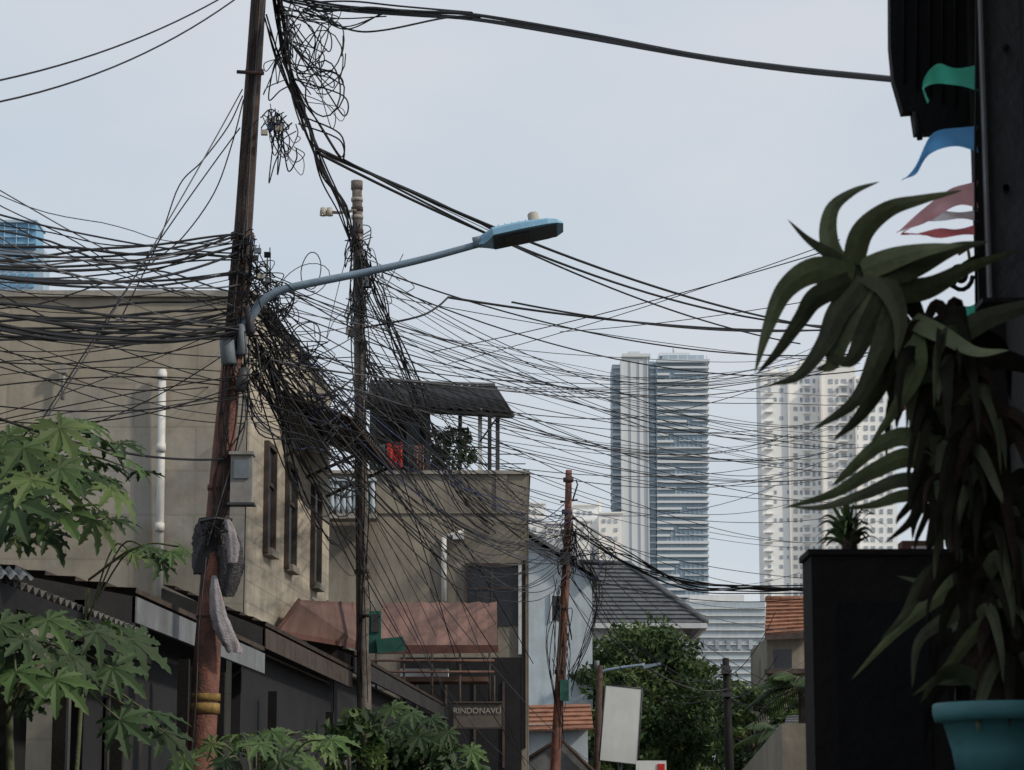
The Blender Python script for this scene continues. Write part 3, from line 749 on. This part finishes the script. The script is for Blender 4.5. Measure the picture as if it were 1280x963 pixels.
# pole 2
P=empty('utility_pole'); b=MB(); Yp=28.
pts=polepts([(446,228),(448,330),(450,480),(452,640),(454,800),(456,963)],Yp); q=pts[-1]; pts.append(Vector((q.x,Yp,0)))
s_=spline(pts,4); b.tube(s_,[.055+.030*i/(len(s_)-1) for i in range(len(s_))],'pole2',14)
for v,h_,k in ((232,.10,'pole2'),(250,.04,'pole2l'),(262,.05,'rustdk'),(272,.04,'pole2l'),(290,.05,'rustdk'),(300,.04,'pole2l'),(340,.06,'panel'),(410,.04,'pole2l'),(560,.03,'rustdk'),(715,.04,'rustdk')):
    c=W(446+(v-228)*.013,v,Yp); b.tube([c-Vector((0,0,h_/2)),c+Vector((0,0,h_/2))],.066+ (v-228)*.00004,k,14)
b.tube([W(446,263,Yp-.05),W(425,266,Yp-.1),W(400,265,Yp-.1)],.018,'pole2',6)
for u in (404,412): b.tube([W(u,260,Yp-.1),W(u,270,Yp-.1)],[.03,.04],'cream',8)
b.obj('shaft',P)
c=MB()
c.pbox(461,476,764,816,Yp-.5,.12,'green'); c.pbox(464,474,768,790,Yp-.52,.02,'panel'); c.prism([W(470,799,Yp-.6),W(504,796,Yp-.6),W(507,814,Yp-.6),W(472,817,Yp-.6)],[W(470,799,Yp-.3),W(504,796,Yp-.3),W(507,814,Yp-.3),W(472,817,Yp-.3)],'green')
c.tube([W(455,770,Yp-.05),W(463,770,Yp-.4)],.02,'panel',6)
for i in range(10):
    u=447+R(-12,14); v=R(300,440); c.pbox(u-4,u+4,v-4,v+4,Yp-.15+R(-.05,.05),.06,random.choice(['panel','blackmetal','cream','closure']))
c.obj('boxes',P)
P=empty('utility_pole'); b=MB(); Yp=48.
pts=polepts([(711,588),(709,680),(703,800),(694,963)],Yp); q=pts[-1]; pts.append(Vector((q.x-.1,Yp,0)))
s_=spline(pts,4); b.tube(s_,[.06+.05*i/(len(s_)-1) for i in range(len(s_))],'rust',12)
for v in (600,640,665,690,760,840): 
    c=W(711-(v-588)*.045,v,Yp); b.tube([c-Vector((0,0,.04)),c+Vector((0,0,.04))],.1,'rustdk',12)
b.tube([W(700,628,Yp),W(722,625,Yp)],.02,'rustdk',6); b.tube([W(716,625,Yp-.1),W(722,606,Yp-.1),W(720,600,Yp-.1)],.015,'panel',6)
b.pbox(700,711,850,876,Yp-.2,.12,'green'); b.pbox(700,712,690,706,Yp-.2,.1,'panel')
b.obj('shaft',P)
P=empty('utility_pole'); b=MB(); Yp=54.
q=W(912,963,Yp); b.tube([W(907,823,Yp),q,(q.x,Yp,0)],[.07,.10,.11],'black',10); b.pbox(903,913,832,842,Yp-.2,.16,'panel'); b.pbox(903,916,866,871,Yp-.2,.16,'panel'); b.obj('shaft',P)

# ---------------------------------------------------------------- cables
cab=MB()
def ck():
    r=random.random(); return 'cable' if r<.86 else ('cablegrey' if r<.97 else 'cableblue')
def wire(p,q,sag=.2,r=.006,n=18,k=None,wob=0.):
    A=W(*p);B=W(*q); pts=[]
    ph=R(0,6)
    for i in range(n+1):
        t=i/n; x=lerp(A,B,t); x.z-=sag*4*t*(1-t)
        if wob: x.z+=wob*math.sin(t*R(6,6.2)*2+ph)*math.sin(math.pi*t); x.y+=wob*math.cos(t*9+ph)
        pts.append(x)
    cab.tube(pts,r,k or ck(),5,True,False)
def poly(P_,r=.006,k=None,j=0.,n=6,yj=0.):
    Q=[W(u+R(-j,j),v+R(-j,j),Y+R(-yj,yj)) for u,v,Y in P_]
    cab.tube(spline(Q,n),r,k or ck(),5,True,False)
for j in range(4):
    poly([(345,-10+3*j,18),(420,6+2*j,17.4),(520,13+2*j,16.4),(590,18+2.0*j,15.5),(720,40+1.5*j,13.5),(860,68+j,11.5),(980,85+j,9.8),(1118,99+j*.8,8)],R(.006,.009),'cable',1.2)
poly([(400,20,17.6),(440,38,17.2),(480,38,17),(560,22,15.8),(600,22,15.4)],.007,'cable')
poly([(390,3,17.7),(440,2,17.4),(500,8,17),(590,16,15.5)],.007,'cable')
poly([(380,0,17.8),(400,14,17.6),(460,10,17),(520,16,16.4)],.010,'cable')
for j in range(3): poly([(350,0+5*j,17.9),(390,18+R(-8,8),17.7),(430,30+R(-8,8),17.4),(480,18,17)],.005,'cable',3)
wire((-60,112,13),(322,-30,18),.12,.006,k='cable'); wire((-60,138,13),(322,-22,18),.16,.006,k='cable')
wire((60,520,15),(303,112,17.95),.05,.005); wire((40,545,16),(300,160,17.95),-.05,.005)
poly([(303,118,17.95),(285,160,17.9),(255,200,17.9),(225,235,17.9),(200,300,17.8),(150,400,17)],.005,j=3)
poly([(303,125,17.95),(290,180,17.9),(270,240,17.9),(230,300,17.8),(190,330,17.4)],.005,j=3)
for i in range(24):
    v0=200+i*11+R(-8,8); v1=R(288,425); wire((-70,v0,R(11,17)),(R(296,308),v1,R(17.85,18.15)),R(0,.16),R(.003,.0065),wob=R(0,.03))
for i in range(14):
    v0=R(365,425); wire((-70,v0,R(11,15)),(R(290,302),R(365,425),R(17.85,18.1)),R(.0,.12),R(.006,.010),k='cable',wob=R(0,.02))
for i in range(9):
    wire((-70,R(270,345),R(11,15)),(R(298,306),R(290,345),17.95),R(.0,.15),R(.006,.010),k='cable',wob=R(0,.02))
for i in range(12):
    wire((-70,R(420,560),R(14,22)),(R(285,330),R(380,500),R(17.8,18.2)),R(-.1,.25),R(.003,.006))
wire((-60,500,13),(282,574,17.9),.1,.008,k='cable')
for i in range(7):
    wire((-60,R(330,520),R(14,20)),(R(430,470),R(330,560),28),R(.1,.5),R(.004,.006))
for j in range(8):
    poly([(340+R(-6,8),-20,18),(352,40,18.4),(362,95,19),(385,160,20.5),(405,215,22.5),(428,262,25),(440,300,27.8),(455,330,27.9)],R(.006,.010),'cable',6)
for j in range(7):
    poly([(455,325,27.9),(475,370,29),(490,420,31),(515,480,33),(545,560,36),(600,650,41),(700,700,48)],R(.007,.011),'cable',8)
for j in range(4):
    poly([(330,20,18),(350,80,18.2),(380,150,19),(400,188,20),(460,215,22),(560,262,26),(650,305,30)],R(.004,.008),None,3)
for (p,q,s,r) in (((395,185,20.),(1040,412,33),.22,.014),((398,192,20),(1030,408,33),.30,.013),((430,200,20),(1000,430,33),.22,.010),
    ((560,372,24),(1060,412,35),.12,.013),((640,378,25),(1060,410,35),.15,.011),((450,330,28),(1100,440,36),.4,.010),((455,345,28),(1100,460,36),.5,.009),
    ((540,440,26),(1030,315,20),.05,.005),((560,455,26),(1050,300,20),.05,.004),((700,415,26),(1100,360,20),.05,.004)):
    wire(p,q,s,r,n=26,k='cable')
poly([(455,410,22),(520,397,22),(545,385,23),(560,372,24)],.010,'cable')
for i in range(36):
    v0=R(330,470); Yp=random.choice([18,28]); u0=305 if Yp==18 else 448
    wire((u0+R(-3,8),v0,Yp),(R(960,1090),R(430,600)+ (0),R(30,45)),R(.1,.7),R(.003,.006),n=24,wob=R(0,.03))
for i in range(10):
    wire((R(445,455),R(420,560),28),(R(960,1090),R(560,700),R(36,50)),R(.2,.8),R(.004,.006),n=22)
for i in range(9):
    wire((305,R(400,520),18),(R(1000,1100),R(520,600),R(30,40)),R(.2,.6),R(.003,.005),n=22)
for i in range(26):
    wire((R(300,330),R(340,440),R(17.9,18.3)),(R(704,714),R(630,720),48),R(.1,1.6),R(.004,.008),n=26,wob=R(0,.05))
for i in range(19):
    wire((R(444,456),R(320,480),28),(R(704,714),R(620,720),48),R(.1,1.5),R(.005,.009),n=22,wob=R(0,.05))
for i in range(20):
    wire((R(300,340),R(350,480),18),(R(446,460),R(440,650),28),R(.1,.9),R(.005,.010),k='cable',wob=R(0,.06))
for i in range(10):
    wire((R(310,340),R(380,480),18),(R(540,740),R(780,980),R(34,55)),R(-.3,.8),R(.003,.006),n=22)
for i in range(8):
    wire((R(450,460),R(400,560),28),(R(560,690),R(780,980),R(34,48)),R(-.2,.6),R(.004,.007),n=22)
for i in range(6):
    poly([(345,430+R(-10,30),18.2),(350,520+R(-20,20),19),(375,610+R(-20,20),20),(440,690+R(-30,20),26),(455,720,28)],R(.003,.006),None,10)
for i in range(5):
    poly([(305,470,17.9),(325,520+R(-10,20),18.2),(372,545+R(-20,20),20),(400,560,22),(450,560+R(-20,30),28)],R(.004,.007),None,8)
for i in range(8):
    poly([(711,R(640,700),48),(780,R(685,705),48),(860,R(722,738),47),(955,R(732,745),45),(1040,R(730,745),43)],R(.009,.015),'cable',2)
for i in range(8):
    wire((R(704,712),R(650,760),48),(R(905,912),R(835,870),54),R(.3,1.4),R(.005,.009))
for i in range(9):
    wire((R(704,712),R(620,720),48),(R(955,1060),R(700,900),R(40,60)),R(.2,1.),R(.005,.008))
for i in range(7):
    wire((909,R(830,880),54),(R(955,1040),R(760,900),R(50,56)),R(.1,.5),R(.006,.009))
for i in range(6):
    poly([(711,655,48),(725,690+R(-8,8),47.9),(750,740+R(-10,10),48),(735,800,48),(712,860+R(-20,20),48)],R(.006,.010),'cable',5)
for i in range(7):
    poly([(R(690,706),R(700,760),48),(R(680,720),R(780,820),47.9),(R(690,715),R(850,950),47.9)],R(.006,.010),None,4)
for i in range(11):
    o=R(-10,14); poly([(303+o,300,17.9),(294+o,420,17.88),(286+R(-14,20),520,17.86),(278+R(-8,14),600,17.86),(268+R(-10,10),680,17.86)],R(.003,.007),None,4)
for i in range(7):
    o=R(-8,10); poly([(322+o,-20,17.93),(315+o,90,17.93),(308+o,200,17.9),(302+o,320,17.9)],R(.003,.006),None,4)
for i in range(3): poly([(258+R(-3,3),700,17.85),(250,780,17.85),(243,880,17.85),(240,963,17.85)],.004,None,3)
for i in range(8):
    poly([(448+R(-8,8),R(300,360),27.9),(450+R(-10,10),450,27.88),(452+R(-10,12),600,27.88),(455+R(-8,10),R(700,900),27.88)],R(.005,.008),None,4)
def tang(u,v,Y,ru,rv,n,r0=.003,r1=.005,m=5,k=None):
    for i in range(n):
        P_=[]; 
        for j in range(m):
            a=R(0,6.28); q=R(.1,1)
            P_.append((u+ru*q*math.cos(a),v+rv*q*math.sin(a),Y+R(-.25,.25)))
        cab.tube(spline([W(*p) for p in P_],6),R(r0,r1),k or ck(),5,True,False)
# a cable end that leaves a tie point, hangs in a slack bight and returns to another tie point
def bight(u0,v0,u1,v1,Y,drop,out,r=.005):
    m=((u0+u1)/2+out,max(v0,v1)+drop,Y+R(-.15,.15))
    poly([(u0,v0,Y),(u0+out*.55+R(-5,5),v0+(m[1]-v0)*.5,Y+R(-.1,.1)),m,(u1+out*.9+R(-5,5),v1+(m[1]-v1)*.45,Y+R(-.1,.1)),(u1,v1,Y)],r,None,2,7)
for i in range(20):
    va=R(-20,110); bight(352+R(-8,8)+va*.12,va,358+R(-8,10)+va*.12,va+R(10,60),18.1,R(10,60),R(8,70)*random.choice([1,1,1,-.4]),R(.003,.0065))
for i in range(12):
    bight(R(335,360),R(130,165),R(340,372),R(150,185),18.1,R(8,45),R(-22,26),R(.003,.006))
for i in range(12):
    bight(R(440,450),R(255,330),R(442,452),R(280,380),27.8,R(10,60),R(-55,20),R(.004,.007))
def loop(u,v,Y,ru,rv,r=.005,turn=1.1):
    a0=R(0,6.28); pts=[]; n=24; t1=R(-.15,.15)
    for i in range(n+1):
        a=a0+turn*6.28*i/n; e=1+.12*math.sin(2.3*a+a0)
        pts.append(W(u+ru*e*math.cos(a)+t1*rv*math.sin(a),v+rv*e*math.sin(a),Y)+Vector((0,.12*math.sin(a*.7),0)))
    cab.tube(pts,r,ck(),5,True,False)
for u,v,a,b_ in ((385,50,28,40),(400,75,30,42),(405,115,22,36),(412,62,16,40)):
    loop(u,v,R(17.7,18.2),a,b_,R(.004,.006),R(1.05,1.5))
tang(362,35,18,24,50,9,m=4); tang(343,157,18,20,22,12,m=5); tang(395,80,18,26,60,4,m=4); tang(400,20,17.8,34,16,7)
tang(322,345,18,32,52,14); tang(340,400,18.2,40,50,13); tang(305,300,18,18,20,8); tang(375,440,19,50,40,10); tang(318,470,18,24,60,9)
tang(448,305,28,20,36,12,.005,.008); tang(448,385,28,20,60,12,.004,.007); tang(470,350,28,50,44,4,.004,.006)
tang(402,500,20,40,34,8); tang(430,560,26,50,44,4,.005,.007); tang(710,690,48,16,50,9,.007,.010); tang(703,800,48,14,80,6,.007,.010,m=4)
tang(265,660,17.9,22,18,5)
for i in range(9): loop(R(310,390),R(330,470),R(17.8,18.4),R(12,34),R(15,42),R(.003,.005),R(1,1.4))
for i in range(8): loop(R(690,760),R(660,720),47.9,R(6,18),R(8,22),.008,R(1,1.4))
cab.obj('overhead_cables')

# ---------------------------------------------------------------- right: near building
P=empty('shop_house'); b=MB(); Yr=7.
X=W(1226,300,6.6).x
b.box(X,X+5,.5,6.57,0,4.6,'darkwall')  # building mass mostly out of view, sized to keep sun off the plants
X2=W(1217,300,6.6).x
b.box(X2,X2+.05,6.55,6.6,0,4.6,'black')
X3=W(1193,800,6.72).x
b.box(X3,X+.3,6.72,6.8,0,W(1210,560,6.72).z,'black')
b.obj('walls',P)
b=MB()
b.pbox(1232,1330,-120,372,6.0,.06,'panel'); b.pbox(1232,1236,-120,372,5.97,.03,'black'); b.pbox(1228,1330,372,378,5.96,.1,'black')
for v in (60,235,236): 
    c=W(1257,v,5.99); b.tube([c,c+Vector((0,-.01,0))],.008,'black',8)
b.pbox(1236,1330,378,900,6.3,.06,'black')
b.obj('metal_panel',P)
e=MB()
prof=[(1112,-150),(1113,55),(1117,98),(1129,140),(1141,139),(1145,166),(1219,164),(1330,164),(1330,-150)]
e.prism([W(u,v,6.62) for u,v in prof],[W(u,v,6.62)+Vector((0,.05,0)) for u,v in prof],'blackmetal')
for u in range(1130,1215,16): e.tube([W(u,-150,6.61),W(u,95+(u-1113)*.5,6.61)],.004,'blackmetal',5)
zr=W(1200,-150,6.6).z
x0=W(1112,-100,6.6).x
e.box(x0,x0+5,.5,6.65,zr+.003,zr+.08,'blackmetal')
e.tube([W(1144,140,6.55),W(1150,175,6.55)],.008,'black',6)
e.obj('eave',P)
def pennant(mb,path,wid,k,Y):
    Q=spline([W(u,v,Y)+Vector((0,dy,0)) for u,v,dy in path],5); m=len(Q); vs=[];fs=[]
    for i,p in enumerate(Q):
        t=i/(m-1); w=wid*(1-t)**.8*Y/F
        for j in range(4):
            vs.append(p+Vector((.0,.02*math.sin(t*9+j),-w*j/3)))
    for i in range(m-1):
        for j in range(3): o=i*4+j; fs.append((o,o+1,o+5,o+4))
    mb.add(vs,fs,k,True)
P=empty('pennant_bunting')
f=MB(); Yf=6.3
f.tube([W(1222,-80,Yf),W(1219,200,Yf),W(1221,480,Yf)],.004,'cable',5)
pennant(f,[(1222,81,0),(1195,80,.02),(1168,86,-.02),(1156,98,.02),(1160,129,0)],36,'fgreen',Yf)
pennant(f,[(1222,157,0),(1190,156,.02),(1160,175,-.02),(1146,205,.02),(1127,226,0)],36,'fblue',Yf)
pennant(f,[(1222,226,0),(1195,230,.02),(1165,255,-.02),(1140,272,.02),(1120,292,0)],36,'fpink',Yf)
pennant(f,[(1222,262,0),(1190,262,.02),(1160,272,-.02),(1128,291,0)],16,'fwhite',Yf+.03)
pennant(f,[(1222,280,0),(1190,284,.02),(1160,291,-.02),(1126,293,0)],15,'fred',Yf)
pennant(f,[(1222,378,0),(1205,384,.02),(1185,405,-.02)],30,'fgreen',Yf)
pennant(f,[(1222,395,0),(1190,400,.02),(1165,430,-.02),(1130,400,0)],60,'fmaroon',Yf+.1)
pennant(f,[(1222,440,0),(1190,450,.02),(1150,480,-.02),(1120,520,0)],50,'fmaroon',Yf+.12)
f.obj('pennants',P)
b=MB()
pts=[]
for i in range(22):
    a=i*.42; rr=20-.7*i; pts.append(W(1200+rr*math.cos(a)*.8,345+rr*math.sin(a),6.3))
b.tube(pts,.006,'black',6); b.tube([W(1222,320,6.3),W(1205,330,6.3),W(1190,360,6.3)],.006,'black',6)
b.tube([W(1198,318,6.3),W(1210,312,6.3),W(1213,330,6.3)],.005,'yellow',6)
b.obj('scroll_bracket')
P=empty('gate_pillar'); b=MB()
x0,x1,z0_,z1_=b.pbox(1017,1192,694,1000,6.5,.2,'black',True)
b.box(x0-.008,x1+.012,6.492,6.708,z1_,z1_+.015,'black'); b.box(x0+.06,x1-.06,6.494,6.5,z0_+.6,z1_-.12,'blackmetal')
b.obj('shaft',P)
b=MB(); b.box(.62,1.6,4.78,5.22,0,W(1250,985,5).z,'black'); b.obj('planter_wall')
b=MB(); b.pbox(1128,1180,676,689,6.6,.08,'awnred'); b.pbox(1140,1172,683,686,6.59,.01,'fwhite'); b.obj('planter_box')
def blade(mb,pts,w,k,flat=.25,side=None):
    Q=spline(pts,6); m=len(Q); vs=[];fs=[]
    for i,p in enumerate(Q):
        t=i/(m-1); tg=(Q[min(i+1,m-1)]-Q[max(i-1,0)]).normalized()
        sdv=(side or Vector((0,1,.2)))
        a=tg.cross(sdv)
        if a.length<1e-4: a=tg.orthogonal()
        a.normalize(); b_=tg.cross(a).normalized()
        ww=w*.5*(.8+.25*math.sin(min(1,t*3)*math.pi/2))*(max(0,1-t)**.78)
        vs+=[p-a*ww,p-b_*ww*flat*1.6,p+a*ww,p+b_*ww*flat*.4]
    for i in range(m-1):
        for j in range(4): fs.append((i*4+j,i*4+(j+1)%4,(i+1)*4+(j+1)%4,(i+1)*4+j))
    mb.add(vs,fs,k,False)
d=MB(); base=W(1062,690,6.6); 
d.tube([base,base+Vector((0,0,.05))],.02,'bark')
for i in range(70):
    a=R(0,6.28); el=R(.05,1.35); L_=R(.06,.125)
    v=Vector((math.cos(a)*math.cos(el),math.sin(a)*math.cos(el),math.sin(el)))
    p0=base+Vector((0,0,R(.0,.06))); p1=p0+v*L_*.6+Vector((0,0,.01)); p2=p0+v*L_-Vector((0,0,L_*.25))
    blade(d,[p0,p1,p2],.014,random.choice(['leaf','leaflt','leafdk']),.1,rvec())
d.obj('dracaena_plant')
P=empty('potted_succulent'); b=MB(); Yb=5.
def LF(pts,w,k=None,dy=None):
    dy=R(-.16,.16) if dy is None else dy
    n=len(pts); Q=[W(u,v,Yb+dy*(i/(n-1))**1.2) for i,(u,v) in enumerate(pts)]
    s=Vector((R(-.3,.3),1,R(-.3,.3)))
    blade(b,Q,w*Yb/F,k or random.choice(['agave','agavemd','agavemd']),.3,s)
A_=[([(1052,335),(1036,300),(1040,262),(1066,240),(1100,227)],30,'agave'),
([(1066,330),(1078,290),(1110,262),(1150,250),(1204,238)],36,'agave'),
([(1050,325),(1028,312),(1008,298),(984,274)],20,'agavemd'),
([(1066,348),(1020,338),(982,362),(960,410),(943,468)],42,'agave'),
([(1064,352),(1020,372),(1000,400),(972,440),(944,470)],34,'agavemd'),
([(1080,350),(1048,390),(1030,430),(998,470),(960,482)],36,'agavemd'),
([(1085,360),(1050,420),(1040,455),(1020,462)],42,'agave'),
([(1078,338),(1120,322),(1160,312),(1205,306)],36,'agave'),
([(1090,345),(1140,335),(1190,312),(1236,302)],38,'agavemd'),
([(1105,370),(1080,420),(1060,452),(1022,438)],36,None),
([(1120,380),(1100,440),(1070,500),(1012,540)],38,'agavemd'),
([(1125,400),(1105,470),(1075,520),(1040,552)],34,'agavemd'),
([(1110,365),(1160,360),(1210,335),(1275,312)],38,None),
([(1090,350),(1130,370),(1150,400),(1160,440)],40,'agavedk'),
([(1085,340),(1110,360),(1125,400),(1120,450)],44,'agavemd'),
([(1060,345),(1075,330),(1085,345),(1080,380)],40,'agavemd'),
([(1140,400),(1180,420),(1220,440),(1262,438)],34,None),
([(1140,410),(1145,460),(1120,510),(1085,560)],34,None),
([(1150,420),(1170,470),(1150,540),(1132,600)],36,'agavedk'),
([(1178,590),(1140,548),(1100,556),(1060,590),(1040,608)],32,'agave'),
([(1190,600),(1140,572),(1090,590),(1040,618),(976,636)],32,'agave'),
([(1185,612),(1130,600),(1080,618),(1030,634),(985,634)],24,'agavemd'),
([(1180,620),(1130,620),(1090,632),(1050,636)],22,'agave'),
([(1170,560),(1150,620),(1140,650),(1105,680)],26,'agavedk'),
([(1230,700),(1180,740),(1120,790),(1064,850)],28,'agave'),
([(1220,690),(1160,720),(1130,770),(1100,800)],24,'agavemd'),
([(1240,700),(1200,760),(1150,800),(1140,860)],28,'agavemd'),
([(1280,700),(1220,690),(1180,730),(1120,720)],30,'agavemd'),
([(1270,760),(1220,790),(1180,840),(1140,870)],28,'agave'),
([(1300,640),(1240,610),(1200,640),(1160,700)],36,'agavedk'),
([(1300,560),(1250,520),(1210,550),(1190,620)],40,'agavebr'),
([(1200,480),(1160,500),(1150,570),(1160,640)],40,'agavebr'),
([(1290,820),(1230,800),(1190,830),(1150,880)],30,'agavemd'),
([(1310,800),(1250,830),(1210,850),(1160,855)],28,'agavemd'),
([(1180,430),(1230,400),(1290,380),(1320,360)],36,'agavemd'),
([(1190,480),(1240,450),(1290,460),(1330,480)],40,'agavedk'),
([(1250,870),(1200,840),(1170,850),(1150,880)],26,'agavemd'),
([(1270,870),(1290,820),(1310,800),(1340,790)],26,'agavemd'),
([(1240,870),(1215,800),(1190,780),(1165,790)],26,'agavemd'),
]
for pts,w,k in A_: LF(pts,w,k)
for st_ in ([(1252,890),(1240,800),(1215,690),(1190,590),(1165,490),(1130,410),(1080,345)],[(1262,890),(1270,800),(1262,700),(1240,600),(1215,500),(1190,440)],[(1256,890),(1222,810),(1205,720),(1190,620)]):
    Q=spline([W(u,v,Yb+.02) for u,v in st_],6); b.tube(Q,[.034-.016*i/(len(Q)-1) for i in range(len(Q))],'agavebr',10)
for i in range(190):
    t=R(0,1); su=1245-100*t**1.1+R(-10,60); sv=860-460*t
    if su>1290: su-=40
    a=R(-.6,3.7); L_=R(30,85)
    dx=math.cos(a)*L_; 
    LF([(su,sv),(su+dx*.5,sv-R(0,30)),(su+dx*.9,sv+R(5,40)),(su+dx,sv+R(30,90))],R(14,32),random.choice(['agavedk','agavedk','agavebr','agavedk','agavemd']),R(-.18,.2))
b.obj('leaves',P)
b=MB(); c=W(1255,890,Yb); zt_=W(1255,880,Yb).z; zb_=W(1255,985,Yb).z
r1=88*Yb/F
prof=[(zb_,r1*.66),(zb_+.07,r1*.74),(zt_-.035,r1*.86),(zt_-.034,r1*.97),(zt_-.02,r1),(zt_-.004,r1),(zt_,r1*.98),(zt_-.002,r1*.92),(zt_-.03,r1*.88)]
b.tube([(c.x,Yb,z) for z,_ in prof],[r_ for _,r_ in prof],'teal',40)
b.obj('pot',P)
b=MB(); b.tube([(c.x,Yb,zt_-.03),(c.x,Yb,zt_-.012)],r1*.87,'soil',30); b.obj('soil',P)

# ---------------------------------------------------------------- light, world, camera
sun_dir=Vector((.74,-.34,.60)).normalized()
sl=bpy.data.lights.new('sun','SUN'); sl.energy=2.5; sl.angle=math.radians(4); sl.color=(1.,.90,.76)
so=bpy.data.objects.new('sun',sl); bpy.context.scene.collection.objects.link(so)
so.rotation_euler=(-sun_dir).to_track_quat('-Z','Y').to_euler()
w=bpy.data.worlds.new('World'); bpy.context.scene.world=w; w.use_nodes=True
nt=w.node_tree; N=nt.nodes; L=nt.links; bg=N['Background']; bg.inputs['Strength'].default_value=.1
sk=N.new('ShaderNodeTexSky'); sk.sky_type='NISHITA'; sk.sun_disc=False
sk.sun_elevation=math.asin(sun_dir.z); sk.sun_rotation=math.atan2(sun_dir.x,sun_dir.y)
sk.air_density=1.; sk.dust_density=2.5; sk.ozone_density=1.
tc=N.new('ShaderNodeTexCoord'); mp=N.new('ShaderNodeMapping'); mp.inputs['Scale'].default_value=(1,1,2.2)
L.new(tc.outputs['Generated'],mp.inputs[0])
nz=N.new('ShaderNodeTexNoise'); nz.inputs['Scale'].default_value=5.; nz.inputs['Detail'].default_value=5; nz.inputs['Roughness'].default_value=.5; L.new(mp.outputs[0],nz.inputs['Vector'])
cr=N.new('ShaderNodeMixRGB'); cr.inputs[1].default_value=(6.3,7.1,7.9,1); cr.inputs[2].default_value=(7.4,7.7,8.2,1)
mr=N.new('ShaderNodeMapRange'); mr.inputs[1].default_value=.35; mr.inputs[2].default_value=.65; L.new(nz.outputs['Fac'],mr.inputs[0]); L.new(mr.outputs[0],cr.inputs[0])
mx=N.new('ShaderNodeMixRGB'); mx.inputs[0].default_value=.82; L.new(sk.outputs[0],mx.inputs[1]); L.new(cr.outputs[0],mx.inputs[2]); L.new(mx.outputs[0],bg.inputs['Color'])
cam=bpy.data.cameras.new('camera'); co=bpy.data.objects.new('camera',cam); bpy.context.scene.collection.objects.link(co)
cam.sensor_width=36; cam.lens=36*F/1280; cam.clip_end=9000; cam.clip_start=.1
cam.dof.use_dof=True; cam.dof.focus_distance=30; cam.dof.aperture_fstop=16
co.location=(0,0,CH); co.rotation_euler=(math.pi/2+PITCH,0,0)
bpy.context.scene.camera=co
vs_=bpy.context.scene.view_settings; vs_.view_transform='Standard'; vs_.look='None'; vs_.exposure=0
